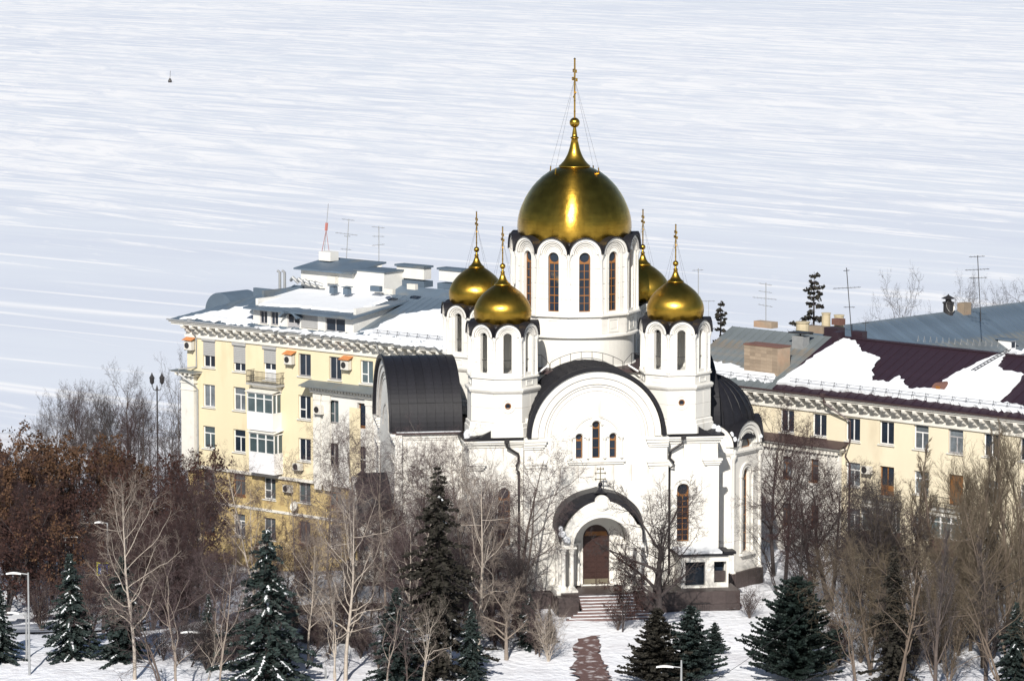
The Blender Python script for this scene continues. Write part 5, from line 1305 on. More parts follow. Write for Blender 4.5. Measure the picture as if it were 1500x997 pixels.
# red and white braced mast
b = at_y(475, 369, 351.5); mast = tag(empty('radio_mast', b), 'slender braced mast with faded red top on the white chimney', 'mast')
t_ = at_y(481, 298, 351.5)-b; m = MB().tube([(0,0,0), tuple(t_)], .03, 5); m.build('mast', M['greymetal'], mast)
MB().tube([tuple(t_*.44), tuple(t_*.60)], .14, 6).build('drum_antenna', M['redwhite'], mast)
m = MB()
for a in range(3): m.tube([(.42*math.cos(a*2.1), .42*math.sin(a*2.1), 0), tuple(t_*.45)], .022, 4)
m.build('brace', M['redwhite'], mast)
b = at_y(554, 388, 348.5); d = MB(); d.T = Matrix.Rotation(R(80), 4, 'X'); d.lathe([(0,-.1),(.2,-.06),(.32,.04),(.33,.08)], 16); d.tube([(0,0,-.08),(0,-.25,-.25)],.03,4)
tag(d.build('satellite_dish', M['acbox'], loc=b), 'small white satellite dish on the mast above the slate roof', 'satellite dish')

# ------------------------------------------------------------------ vegetation
def np_tubes(segs, n, name):
    A = np.array([s[0] for s in segs], dtype=np.float32); B = np.array([s[1] for s in segs], dtype=np.float32)
    r0 = np.array([s[2] for s in segs], dtype=np.float32); r1 = np.array([s[3] for s in segs], dtype=np.float32)
    D = B-A; D /= (np.linalg.norm(D, axis=1, keepdims=True)+1e-9)
    ref = np.where(np.abs(D[:, 2:3]) < .9, np.array([[0,0,1.]]), np.array([[1.,0,0]])); U = np.cross(D, ref); U /= np.linalg.norm(U, axis=1, keepdims=True); V = np.cross(D, U)
    N = len(segs); vs = np.zeros((N, 2, n, 3), dtype=np.float32)
    for k in range(n):
        t = 2*PI*k/n; o = U*math.cos(t)+V*math.sin(t)
        vs[:, 0, k] = A+o*r0[:, None]; vs[:, 1, k] = B+o*r1[:, None]
    base = (np.arange(N)*2*n)[:, None, None]; k = np.arange(n)
    q = np.stack([k, (k+1) % n, (k+1) % n+n, k+n], axis=1)[None]
    return quads(vs.reshape(-1, 3), (base+q).reshape(-1, 4), name, True)
def quads(vs, fs, name, smooth=False):
    vs = np.asarray(vs, dtype=np.float32); fs = np.asarray(fs, dtype=np.int32); k = fs.shape[1]
    me = bpy.data.meshes.new(name); me.vertices.add(len(vs)); me.vertices.foreach_set('co', vs.ravel())
    me.loops.add(fs.size); me.loops.foreach_set('vertex_index', fs.ravel()); me.polygons.add(len(fs))
    me.polygons.foreach_set('loop_start', np.arange(0, fs.size, k, dtype=np.int32)); me.polygons.foreach_set('loop_total', np.full(len(fs), k, dtype=np.int32))
    if smooth: me.polygons.foreach_set('use_smooth', np.ones(len(fs), dtype=bool))
    me.update(calc_edges=True); return me
def rnd_perp(d, rg):
    a = Vector((rg.gauss(0,1), rg.gauss(0,1), rg.gauss(0,1))); a -= d*a.dot(d); return a.normalized()
def grow(seed, H, r0, lv, shape, stems=1, lean=0.0):
    """lv: per level dict(n=children, L=length ratio, a=(lo,hi) angle, s=segments, j=jitter, t=upward pull, st=first child)"""
    rg = random.Random(seed); segs = [[] for _ in range(len(lv)+1)]; tips = []
    def br(p, d, L, r, lev):
        q = lv[lev]; n = q['s']; pts = [p.copy()]; dirs = []; rad = [r]; st = L/n
        end = q.get('e', .25)
        for i in range(n):
            d = (d + Vector((rg.gauss(0,1), rg.gauss(0,1), rg.gauss(0,1)))*q['j'] + Vector((0,0,1))*q['t']*(i+1)/n).normalized()
            p2 = pts[-1] + d*st; r2 = r*(1-(1-end)*(i+1)/n)
            segs[lev].append((tuple(pts[-1]), tuple(p2), rad[-1], r2)); pts.append(p2); rad.append(r2); dirs.append(d.copy())
        if lev+1 >= len(lv): tips.append((pts[-1], d)); return
        c = lv[lev+1]; az = rg.uniform(0, 6.28)
        for k in range(q['n']):
            t = q['st'] + (1-q['st'])*((k+rg.random())/q['n']); f = min(n-1e-3, t*n); i = int(f); pos = pts[i].lerp(pts[i+1], f-i)
            dd = dirs[i]; az += 2.4+rg.gauss(0,.4)
            u = dd.cross(Vector((0.13,.2,1)) if abs(dd.z) < .95 else Vector((1,0,0))).normalized(); v = dd.cross(u)
            side = u*math.cos(az)+v*math.sin(az); ang = R(rg.uniform(*c['a']))
            nd = (dd*math.cos(ang)+side*math.sin(ang)).normalized()
            LL = L*c['L']*rg.uniform(.7,1.15)*(shape(t) if lev == 0 else (1.15-.6*t))
            rr = max(c.get('r', .008), rad[i]*c.get('k', .5)*rg.uniform(.8,1.1))
            br(pos, nd, LL, min(rr, rad[i]), lev+1)
    for k in range(stems):
        a = rg.uniform(0, 6.28); tl = lean if stems == 1 else rg.uniform(.08,.28)
        d = Vector((math.cos(a)*tl, math.sin(a)*tl, 1)).normalized() if stems > 1 else Vector((lean,0,1)).normalized()
        br(Vector((0,0,-.2)), d, H*(1 if k == 0 else rg.uniform(.75,1)), r0*(1 if k == 0 else .8), 0)
    return segs, tips
def tree_proto(name, mats, seed, H, r0, lv, shape, split=2, stems=1, lean=0.0, leaves=None):
    segs, tips = grow(seed, H, r0, lv, shape, stems, lean)
    r = bpy.data.objects.new(name, None); r['H'] = max(s[1][2] for L_ in segs for s in L_)
    trunk = [s for L_ in segs[:split] for s in L_]; tw = [s for L_ in segs[split:] for s in L_]
    parts = [('trunk', np_tubes(trunk, 6, 'trunk'), mats[0]), ('crown', np_tubes(tw, 3, 'crown'), mats[1])]
    if leaves:
        m, cnt, sz = leaves; rg = random.Random(seed+5); vs = []; src = [s for s in tw]
        for i in range(cnt):
            s = rg.choice(src); c = Vector(s[0]).lerp(Vector(s[1]), rg.random()) + Vector((rg.gauss(0,.12), rg.gauss(0,.12), rg.gauss(0,.1)))
            a = Vector((rg.gauss(0,1), rg.gauss(0,1), rg.gauss(0,1))).normalized(); b = rnd_perp(a, rg); k = sz*rg.uniform(.6,1.3)
            vs += [tuple(c-a*k), tuple(c+b*k*.6), tuple(c+a*k), tuple(c-b*k*.6)]
        parts.append(('foliage', quads(vs, np.arange(len(vs)).reshape(-1,4), 'foliage'), m))
    return (name, r['H'], parts)
def put_tree(P, px, Y, top, sx=1.0, rz=0.0, label='', cat='tree', group=None, lean=(0,0), mats=None, base=None, zs=None):
    x = (px-750)/FOC*(Y*cp + (HC-0)*sp); gz = ground_z(x, Y) if base is None else base
    zt = at_y(px, top, Y).z; H = zt-gz; s = H/P[1] if zs is None else zs
    root = tag(empty(P[0], (x, Y, gz), rz), label, cat, group); root.scale = (s*sx, s*sx, s)
    if lean != (0,0): root.rotation_euler = (lean[1], lean[0], rz)
    for i, (nm, me, m) in enumerate(P[2]):
        mm = (mats or {}).get(nm)
        o = bpy.data.objects.new(nm, me); col.objects.link(o); o.parent = root
        if mm:
            if not me.materials: me.materials.append(m)
            o.material_slots[0].link = 'OBJECT'; o.material_slots[0].material = mm
        elif not me.materials: me.materials.append(m)
    return root
rnd_shape = lambda t: .35+1.0*math.sin(PI*min(1, (1.12-t)*.95))*.9
cone_shape = lambda t: max(.12, 1.1-t)
round_lv = lambda n1, n2, n3, n4, tw=.010: [dict(n=n1,L=1,a=(0,0),s=9,j=.05,t=.02,st=.22,e=.12), dict(n=n2,L=.42,a=(35,65),s=6,j=.13,t=.14,st=.25,k=.45), dict(n=n3,L=.45,a=(30,60),s=4,j=.16,t=.05,st=.2,k=.5,r=.014), dict(n=n4,L=.50,a=(25,60),s=3,j=.2,t=.03,st=.2,k=.55,r=tw), dict(n=0,L=.55,a=(25,60),s=2,j=.2,t=.0,st=0,k=.6,r=tw*.8,e=.5)]
LINDEN = tree_proto('bare_tree', (M['bark_d'], M['twig_d']), 3, 10, .20, round_lv(20,10,7,5,.012), rnd_shape)
LINDEN2 = tree_proto('bare_tree', (M['bark_d'], M['twig_d']), 17, 10, .22, round_lv(18,10,8,6,.012), rnd_shape, stems=2)
MAPLE = tree_proto('bare_tree', (M['bark'], M['twig_g']), 29, 12, .22, round_lv(16,8,6,4,.012), rnd_shape)
spread_lv = [dict(n=10,L=1,a=(0,0),s=5,j=.06,t=.03,st=.30,e=.35), dict(n=10,L=.85,a=(25,70),s=7,j=.14,t=.07,st=.25,k=.55), dict(n=9,L=.42,a=(30,60),s=5,j=.2,t=.05,st=.2,k=.5,r=.016), dict(n=8,L=.45,a=(25,60),s=3,j=.22,t=.03,st=.2,k=.5,r=.011), dict(n=0,L=.5,a=(25,60),s=2,j=.2,t=0,st=0,k=.6,r=.008,e=.5)]
SPREAD = tree_proto('bare_tree', (M['bark_d'], M['bark_d']), 41, 5, .26, spread_lv, lambda t: .7+.3*t)
birch_lv = lambda n1,n2,n3,n4,dr=-.22: [dict(n=n1,L=1,a=(0,0),s=12,j=.035,t=.04,st=.22,e=.10), dict(n=n2,L=.34,a=(28,72),s=8,j=.20,t=.15,st=.2,k=.42), dict(n=n3,L=.45,a=(25,55),s=5,j=.16,t=-.02,st=.2,k=.45,r=.013), dict(n=n4,L=.55,a=(20,50),s=4,j=.14,t=dr,st=.15,k=.5,r=.009), dict(n=0,L=.6,a=(20,50),s=3,j=.1,t=dr*1.3,st=0,k=.6,r=.0075,e=.5)]
BIRCH = tree_proto('birch_tree', (M['birch'], M['limb']), 5, 12, .18, birch_lv(24,8,6,4,-.12), rnd_shape)
BIRCH2 = tree_proto('birch_tree', (M['birch'], M['twig_m']), 8, 12, .18, birch_lv(18,9,7,5), rnd_shape, stems=2)
BIRCHW = tree_proto('birch_tree', (M['limb'], M['twig_m']), 12, 12, .13, birch_lv(22,10,7,5,-.35), rnd_shape)
pop_lv = [dict(n=20,L=1,a=(0,0),s=10,j=.04,t=.05,st=.12,e=.1), dict(n=10,L=.40,a=(14,30),s=6,j=.08,t=.12,st=.15,k=.42), dict(n=8,L=.42,a=(12,32),s=4,j=.12,t=.10,st=.15,k=.5,r=.014), dict(n=4,L=.5,a=(12,35),s=3,j=.14,t=.08,st=.1,k=.55,r=.008), dict(n=0,L=.5,a=(12,40),s=2,j=.14,t=.05,st=0,k=.6,r=.006,e=.5)]
POPLAR = tree_proto('poplar_tree', (M['bark_o'], M['twig_o']), 21, 11, .20, pop_lv, rnd_shape, stems=2)
POPLAR2 = tree_proto('poplar_tree', (M['bark_o'], M['twig_o']), 22, 11, .18, pop_lv, cone_shape)
OAK = tree_proto('oak_tree', (M['bark'], M['twig_d']), 31, 9, .22, round_lv(14,8,6,3,.013), rnd_shape, leaves=(M['leaf'], 6500, .11))
ROWAN = tree_proto('rowan_tree', (M['bark_d'], M['twig_d']), 33, 8, .14, round_lv(14,8,6,4,.011), rnd_shape, stems=2, leaves=(M['leaf2'], 3500, .10))
shrub_lv = [dict(n=8,L=1,a=(0,0),s=5,j=.08,t=.03,st=.15,e=.3), dict(n=7,L=.5,a=(20,55),s=4,j=.14,t=.06,st=.2,k=.5,r=.014), dict(n=5,L=.5,a=(20,55),s=3,j=.16,t=.04,st=.2,k=.5,r=.010), dict(n=0,L=.5,a=(20,60),s=2,j=.16,t=.02,st=0,k=.6,r=.008,e=.5)]
SHRUB = tree_proto('bare_shrub', (M['bark'], M['twig_m']), 51, 3, .05, shrub_lv, lambda t: 1.0, stems=9)

def conifer(name, seed, H, Rb, nm, whorl=.24, nb=8, shape=.85, droop=-.18, up=.0, card=(.30,.085), snow=0., tuft=False, dens=1.0, ragged=.15):
    rg = random.Random(seed); V = []; S = []; seg = [((0,0,-.2),(0,0,H*.5),.015*H+.03,.010*H+.02),((0,0,H*.5),(0,0,H),.010*H+.02,.008)]
    z = H*.05
    while z < H-.08:
        t = z/H; Rz = Rb*(1-t)**shape*rg.uniform(1-ragged,1+ragged)+.06; n = max(4, int(nb*(1-.35*t)))
        a0 = rg.uniform(0, 6.28)
        for b in range(n):
            if rg.random() < ragged*.35: continue
            a = a0+2*PI*b/n+rg.gauss(0,.18); L = Rz*rg.uniform(.72-ragged*.6,1.12+ragged*.35); dx, dy = math.cos(a), math.sin(a); side = Vector((-dy, dx, 0)); out = Vector((dx, dy, 0))
            pts = [Vector((0,0,z))]; k = max(3, int(L/.22))
            for i in range(1, k+1):
                f = i/k; pts.append(Vector((dx*L*f, dy*L*f, z+L*(droop*(1+.6*math.sin(z*37+b*5))*f+up*f*f)+rg.gauss(0,.01))))
            for i in range(k): seg.append((tuple(pts[i]), tuple(pts[i+1]), .022*(1-i/k)+.006, .022*(1-(i+1)/k)+.006))
            snowy = rg.random() < snow
            m_ = int(L/.085*dens)+2
            for i in range(m_):
                f = (i+rg.random())/m_; f = f**.8; c = pts[min(k-1, int(f*k))].lerp(pts[min(k-1, int(f*k))+1], f*k-min(k-1, int(f*k)))
                wid = card[0]*(1.15-.55*f)*min(1.3, .5+L*.5)
                for s in (-1, 1):
                    d = (out*rg.uniform(.35,.9)+side*s*rg.uniform(.5,1)+Vector((0,0,rg.gauss(.25 if tuft else -.12,.25)))).normalized()
                    ln = wid*rg.uniform(.7,1.3); p = c+Vector((0,0,rg.gauss(0,.03))); u = rnd_perp(d, rg); u = (u+Vector((0,0,.0))).normalized(); q = card[1]*rg.uniform(.7,1.4)
                    V += [tuple(p), tuple(p+d*ln*.45+u*q), tuple(p+d*ln), tuple(p+d*ln*.45-u*q)]
                if rg.random() < .5:
                    d = Vector((rg.gauss(0,.5), rg.gauss(0,.5), (.6 if tuft else -.7))).normalized(); ln = wid*.6; u = rnd_perp(d, rg); V += [tuple(c), tuple(c+d*ln*.5+u*card[1]), tuple(c+d*ln), tuple(c+d*ln*.5-u*card[1])]
                if snowy and f > .25 and rg.random() < .62:
                    w1 = wid*rg.uniform(.15,.42); p = c+Vector((0,0,.05)); o = out*w1*.8; w2 = side*w1
                    dz = Vector((0,0,-.05*rg.random())); S += [tuple(p-o+dz), tuple(p-w2+dz), tuple(p+o+dz*2), tuple(p+w2+dz)]; S += [tuple(p-o*.6+Vector((0,0,.05))), tuple(p-w2+dz), tuple(p+o+dz*2), tuple(p+w2+dz)]
        z += whorl*(1-.35*t)*rg.uniform(.7,1.2)
    parts = [('trunk', np_tubes(seg, 4, 'trunk'), M['bark_d']), ('needles', quads(V, np.arange(len(V)).reshape(-1,4), 'needles'), nm)]
    if S: parts.append(('snow_cover', quads(S, np.arange(len(S)).reshape(-1,4), 'snow_cover'), M['snow']))
    return (name, H, parts)
SPR1 = conifer('spruce_tree', 1, 8, 2.3, M['spruce'], snow=.42, dens=1.25, ragged=.28, droop=-.28)
SPR5 = conifer('spruce_tree', 9, 9, 2.4, M['spruce'], snow=.30, dens=1.1, ragged=.42, droop=-.38, whorl=.32)
SPR2 = conifer('spruce_tree', 2, 8, 2.2, M['spruce'], snow=.16, dens=1.3, ragged=.3, droop=-.25)
SPR3 = conifer('spruce_tree', 3, 12, 2.5, M['spruce2'], snow=.03, whorl=.34, ragged=.35, droop=-.35, dens=.95)
SPR4 = conifer('spruce_tree', 6, 8, 2.0, M['spruce2'], snow=.04, whorl=.38, nb=5, ragged=.5, droop=-.3, up=.18, dens=1.15, card=(.32,.07))
PINE = conifer('pine_tree', 4, 7, 4.0, M['pine'], shape=.62, droop=.15, up=.12, nb=12, tuft=True, card=(.26,.08), dens=1.7, whorl=.25, ragged=.2)
PINE2 = conifer('pine_tree', 7, 6, 2.3, M['spruce'], shape=.75, droop=.1, up=.1, nb=9, tuft=True, snow=.05, card=(.30,.09), dens=1.1, ragged=.25)

# conifers in front
G = 'snow dusted spruces on the lawn'
put_tree(SPR1, -2, 277.5, 850, 1.12, .3, 'snow dusted spruce cut off by the left edge of the picture', 'spruce', G)
put_tree(SPR1, 104, 278, 808, 1.09, 2.1, 'snow dusted spruce right of the nearest tall street lamp', 'spruce', G)
put_tree(SPR2, 181, 277, 812, 1.12, 1.0, 'dark narrow-topped spruce just behind the leftmost white birch', 'spruce', G)
put_tree(SPR1, 306, 277, 868, .85, 4.0, 'low spruce half hidden by shrubs, between the leftmost birch and the tall snowy spruce', 'spruce', G)
put_tree(SPR5, 392, 268.5, 772, 1.2, 5.0, 'tall snowy spruce with thin dark tip before the ochre house wall', 'spruce', G)
put_tree(SPR2, 582, 270, 858, 1.24, .8, 'broad dense spruce at the bottom edge left of the double lamp', 'spruce', G)
put_tree(SPR3, 642, 272, 678, 1.15, .2, 'tallest dark ragged spruce in front of the church left arm', 'spruce', G)
put_tree(SPR2, 690, 271, 880, 0.89, 2.8, 'small dark spruce right behind the double lamp post', 'spruce', G)
put_tree(SPR2, 775, 280, 868, 1.12, 3.3, 'squat dark spruce left of the church steps', 'spruce', G)
put_tree(SPR1, 805, 281.5, 884, .7, 1.3, 'smaller spruce nearest the foot of the church steps', 'spruce', G)
put_tree(PINE2, 962, 270, 888, 1.15, .5, 'brownish pine at the foot of the spreading bare tree', 'pine', 'pines right of the brick path', mats={'needles': M['spruce2']})
put_tree(LINDEN, 958, 284.3, 688, 1.05, 1.2, 'dark upright bare tree behind the spreading one, beside the porch', 'tree')
put_tree(PINE2, 1012, 271, 884, 1.1, 2.5, 'slim green pine right of the brownish one, by the bottom lamp', 'pine', 'pines right of the brick path')
put_tree(PINE2, 1047, 278.5, 910, 1.0, 1.5, 'tiny lone conifer on the open snow right of the steps', 'pine', 'pines right of the brick path')
put_tree(PINE, 1165, 270.5, 845, .92, 1.1, 'broad dense green pine at the bottom right of the church', 'pine')
put_tree(SPR3, 1308, 268, 795, 1.0, 3.0, 'brown-green spruce with bare tip under the brown glazed balcony', 'spruce', G)
put_tree(SPR2, 1488, 268, 880, 1.1, 2.2, 'dark spruce half hidden by poplars at the right edge', 'spruce', G)
put_tree(SPR2, 432, 284, 868, .8, 2.6, 'small dark spruce in shade under the snowy terrace wall', 'spruce', G)
put_tree(SPR2, 236, 273.5, 978, .8, 1.6, 'tip of a knee-high spruce right of the leftmost birch trunk', 'spruce', G)
put_tree(SPR4, 1190, 352, 398, .95, .6, 'sparse dark spruce standing above the grey roofs against the ice', 'spruce', 'trees beyond the houses')
put_tree(SPR4, 1054, 350, 440, .8, 1.6, 'small sparse spruce tip right of the right bell tower', 'spruce', 'trees beyond the houses')
# far bare trees above the right roofs
FG = 'trees beyond the houses'
put_tree(MAPLE, 1318, 352, 380, .45, 1.0, 'thin lone bare tree behind the blue-grey roof ridge', 'tree', FG)
for px, top, sx, l in ((1410, 388, .42, 'pale twiggy tree left of the tallest dark aerial'), (1452, 398, .45, 'pale low tree right of the tallest dark aerial'), (1500, 378, .6, 'bare tree crown cut by the right edge above the roof')):
    put_tree(BIRCHW if px < 1490 else MAPLE, px, 356, top, sx, px*.1, l, 'tree', FG, mats={'crown': M['twig_g']})
put_tree(SHRUB, 1135, 346, 462, 1.0, .4, 'low reddish twig tops just over the left grey roof ridge', 'tree', FG, mats={'crown': M['twig_d']})
# bank trees left
LG = 'bare grey trees on the river bank'
for i, (px, Y, top, sx, l) in enumerate(((84,372,556,.6,'leftmost tall grey tree of the bank group, narrow crown'), (112,380,548,.55,'grey tree with upright twigs, second of the bank group'), (140,366,556,.6,'dark grey tree in the middle of the bank group'),
        (186,378,520,.75,'tallest round-crowned grey tree on the bank'), (222,372,565,.5,'thin grey tree just left of the ornate lamp'), (252,366,572,.6,'bare tree between the ornate lamp and the yellow house corner'), (58,378,590,.55,'lower grey tree at the left end of the bank group'), (163,384,560,.45,'slim grey tree left of the tallest one'))):
    put_tree(MAPLE if i % 2 else LINDEN, px, Y, top, sx, i*1.3, l, 'tree', LG, mats={'crown': M['twig_g'], 'trunk': M['bark']})
put_tree(MAPLE, 264, 352, 500, .4, 2.2, 'bare twigs rising directly behind the corner of the yellow house', 'tree', LG, mats={'crown': M['twig_g']})
OG = 'oaks with rusty leaves along the road'
for i, (px, Y, top, sx, l) in enumerate(((22,334,612,1.0,'rusty leaved oak at the left edge'), (78,328,640,1.0,'rusty leaved oak second from the left edge'), (128,336,632,.95,'rusty leaved oak behind the slender roadside lamp'), (178,330,650,.9,'rusty leaved oak behind the leftmost birch crown'), (50,340,655,1.0,'duller oak filling the gap behind the two left oaks'), (-15,326,640,.9,'rusty oak mostly outside the left edge'))):
    put_tree(OAK, px, Y, top, sx, i*1.9, l, 'tree', OG)
RG = 'dark red rowans and shrubs left of the house'
for i, (px, Y, top, sx, l) in enumerate(((225,328,640,1.0,'dark red rowan left of the ochre house corner'), (262,322,650,.9,'dark rowan directly in front of the ochre house corner'), (8,318,700,1.1,'dark reddish low tree at the left edge above the road'), (52,316,720,1.1,'dark reddish low tree over the road, left of the crossing sign'), (206,320,700,1.0,'dark reddish tree right of the crossing sign'), (12,340,598,.7,'small rowan with dark berries sticking out at the far left'), (108,318,735,1.0,'brown low tree behind the slender roadside lamp post'))):
    put_tree(ROWAN, px, Y, top, sx, i*1.1, l, 'tree', RG, mats=({'foliage': M['leaf']} if i in (6,) else None))
# dark trees in front of the ochre house and between
for i, (px, Y, top, sx, l) in enumerate(((288,300,690,.95,'dark bare tree before the left end of the ochre wall'), (252,292,740,.9,'low dark bare tree right of the leftmost birch'), (322,290,800,.9,'dark shrubby tree under the ochre wall'), (150,300,760,.9,'dark bare tree in the shade behind the road'), (455,292,770,.9,'dark bushy tree by the snow topped terrace'),)):
    put_tree(LINDEN2, px, Y, top, sx, i*.9, l, 'tree', 'dark bare trees on the left')
BG = 'pale birches in front of the houses'
put_tree(BIRCH, 197, 271.5, 676, .72, .4, 'leftmost white trunked birch with spreading pale limbs', 'birch', BG)
for i, (px, Y, top, sx, P_, l) in enumerate(((345,318,655,.7,BIRCHW,'thin birch before the left windows of the ochre wall'), (376,300,640,.7,BIRCH2,'twin stemmed birch before the middle of the ochre wall'), (432,312,648,.75,BIRCHW,'weeping birch before the small white balcony box'),
        (300,314,690,.6,BIRCHW,'slight birch at the left end of the ochre wall'), (478,300,600,.85,BIRCHW,'weeping birch at the white projecting bay of the house'), (506,271,690,.8,BIRCH,'large forked birch with leaning cream trunk at the bottom'), (530,296,590,.9,BIRCHW,'weeping birch hiding the west porch'), (566,286,605,.9,BIRCHW,'weeping birch in front of the west porch roof'),
        (604,288,622,.9,BIRCHW,'weeping birch below the dark barrel roof, left one'), (650,288,590,.8,BIRCH2,'weeping birch below the right end of the dark barrel roof'), (684,286,612,.85,BIRCHW,'weeping birch against the left corner bay of the church'), (722,285,690,.75,BIRCHW,'low weeping birch by the left tall church window'), (700,278,668,.85,BIRCH,'white forked birch right of the tallest dark spruce'),
        (452,276,770,.8,BIRCH,'pale leaning birch between the snowy spruce and the forked birch'), (590,280,700,.8,BIRCH2,'bushy birch just left of the tallest dark spruce'))):
    put_tree(P_, px, Y, top, sx, i*1.7+.5, l, 'birch', BG)
put_tree(SPREAD, 742, 277, 838, 1.0, 2.0, 'low pale tree with sprawling limbs left of the steps', 'tree', mats={'trunk': M['limb'], 'crown': M['limb']})
# trees right of the porch
put_tree(SPREAD, 966, 283.5, 690, .95, 1.9, 'spreading dark bare tree right of the church porch', 'tree')
put_tree(ROWAN, 912, 284.5, 800, .7, 1.0, 'small reddish shrub tree by the right side of the steps', 'tree')
DG = 'dark bare trees right of the church'
for i, (px, Y, top, sx, l) in enumerate(((1133,306,562,.85,'tall slender bare tree directly behind the apse'), (1150,300,600,.85,'second slender bare tree just right of the apse'), (1186,290,640,1.1,'dense dark round bare tree right of the apse'), (1216,292,655,1.05,'dense dark bare tree left of the downpipe of the cream house'), (1170,287,720,.8,'low dark bare tree above the broad pine'), (1245,291,740,.8,'dark bare tree below the air conditioner of the cream house'))):
    put_tree(LINDEN if i != 3 else LINDEN2, px, Y, top, sx, i*2.2, l, 'tree', DG)
PG = 'olive brown poplars at the right'
pops = ((1342,290,640,'poplar left of the right balcony column, tallest upright twigs'),(1318,283,700,'lower poplar above the brown-green spruce'),(1368,286,665,'poplar between the two balcony columns, left one'),(1398,288,650,'poplar before the right orange balcony door'),(1426,282,640,'poplar right of the right orange balcony door'),(1452,286,625,'poplar third from the right edge'),(1478,284,612,'poplar second from the right edge'),(1502,288,600,'poplar at the right edge'),(1285,280,800,'low poplar thicket left of the brown-green spruce'),(1376,276,760,'front poplar, low, at the bottom right'),(1440,275,740,'front poplar with pale leaning stem'),(1405,278,800,'small front poplar between the two front ones'),(1490,276,700,'front poplar nearest the right bottom corner'),(1340,277,850,'low bushy poplar at the bottom below the cream house'))
for i, (px, Y, top, l) in enumerate(pops): put_tree(POPLAR if i % 2 else POPLAR2, px, Y, top, .95+.1*(i % 3), i*1.37, l, 'tree', PG)
for i, (px, Y, top, ln, l) in enumerate(((1478,274,690,-.22,'pale stemmed tree leaning left at the bottom right corner'), (1440,277,760,-.28,'pale stemmed tree leaning left before the poplars'), (1368,274,830,-.3,'short pale leaning tree low at the right'), (1250,276,780,-.25,'light twiggy leaning tree right of the broad pine'))):
    put_tree(BIRCH, px, Y, top, .7, 0, l, 'tree', 'pale leaning trees at the right', lean=(ln, 0), mats={'trunk': M['bark_o'], 'crown': M['twig_o']})
SG = 'low bare shrubs on the snow'
for i, (px, Y, top, l) in enumerate(((338,274,915,'twiggy shrub left of the tall snowy spruce'),(262,276,930,'twiggy shrub between the leftmost birch and the low spruce'),(465,280,890,'shrub beside the dark blue car'),(530,278,905,'shrub at the foot of the forked birch'),(718,283,880,'shrub under the sprawling pale tree'),(620,287,850,'shrub in front of the dark terrace wall'),(500,288,840,'shrub by the left terrace corner'),(1098,289,850,'thin reddish shrub at the apse foot'),(1225,278,880,'shrub right of the broad pine'),(905,285,868,'shrub beside the lower right steps'),(60,308,830,'shrub in front of the left roadside snowbank'),(240,300,830,'shrub by the road under the ochre corner'))):
    put_tree(SHRUB, px, Y, top, 1.1, i*2.0, l, 'shrub', SG, mats=({'crown': M['twig_d']} if i in (7,9,10,11) else None))

# tangled thickets: bare saplings nothing in the photograph tells apart
PAL = {'d': {'crown': M['twig_d'], 'trunk': M['bark_d']}, 'm': {'crown': M['twig_m'], 'trunk': M['bark']}, 'p': {'crown': M['twig_m'], 'trunk': M['limb']}, 'l': {'crown': M['limb'], 'trunk': M['birch']}, 'o': {'crown': M['twig_o'], 'trunk': M['bark_o']}, 'k': {'crown': M['bark_d'], 'trunk': M['bark_d']}, 'g': {'crown': M['twig_g'], 'trunk': M['bark']}}
def thicket(seed, n, pr, yr, tr, protos, sx, label, group, pal='d'):
    rg = random.Random(seed)
    for i in range(n):
        pk = rg.choice(pal); P = rg.choice(protos); top = rg.uniform(*tr); tall = 'tall' if top < tr[0]*.6+tr[1]*.4 else 'short'
        l = f"{tall} {TONE[pk]}, {ORD[i]} from left of the {label}"
        put_tree(P, pr[0]+(pr[1]-pr[0])*(i+rg.random())/n, rg.uniform(*yr), top, sx*rg.uniform(.8,1.2), rg.uniform(0,6.2), l, 'shrub' if 'bush' in label else 'tree', group, mats=PAL[pk])
ORD = 'first second third fourth fifth sixth seventh eighth ninth tenth eleventh twelfth thirteenth fourteenth fifteenth sixteenth seventeenth eighteenth nineteenth twentieth twenty-first twenty-second twenty-third twenty-fourth twenty-fifth twenty-sixth'.split()
TONE = {'d': 'reddish dark one', 'k': 'blackish one', 'm': 'mauve one', 'p': 'pale-trunked one', 'l': 'cream limbed one', 'o': 'olive brown one', 'g': 'grey brown one'}
YOUNG = tree_proto('bare_tree', (M['bark'], M['twig_g']), 61, 9, .12, [dict(n=12,L=1,a=(0,0),s=9,j=.09,t=.02,st=.2,e=.15), dict(n=7,L=.45,a=(20,60),s=7,j=.2,t=.12,st=.2,k=.5), dict(n=5,L=.45,a=(25,60),s=5,j=.22,t=.04,st=.2,k=.5,r=.015), dict(n=4,L=.5,a=(25,60),s=3,j=.2,t=0,st=.2,k=.55,r=.010), dict(n=0,L=.5,a=(25,60),s=2,j=.2,t=0,st=0,k=.6,r=.008,e=.5)], rnd_shape)
YOUNG2 = tree_proto('bare_tree', (M['bark'], M['twig_g']), 67, 9, .12, [dict(n=9,L=1,a=(0,0),s=9,j=.12,t=.02,st=.25,e=.15), dict(n=7,L=.55,a=(25,65),s=7,j=.22,t=.10,st=.2,k=.55), dict(n=5,L=.45,a=(25,60),s=5,j=.24,t=.02,st=.2,k=.5,r=.015), dict(n=4,L=.5,a=(25,60),s=3,j=.2,t=0,st=.2,k=.55,r=.010), dict(n=0,L=.5,a=(25,60),s=2,j=.2,t=0,st=0,k=.6,r=.008,e=.5)], rnd_shape, stems=2)
thicket(1, 9, (120,290), (286,302), (745,850), [LINDEN2, YOUNG2, SHRUB], 1.0, 'saplings lining the left road', 'saplings along the left road', 'ddm')
thicket(2, 22, (225,480), (281,306), (740,860), [LINDEN, YOUNG, YOUNG2, LINDEN2], .9, 'saplings below the ochre wall', 'saplings below the ochre wall', 'dkmp')
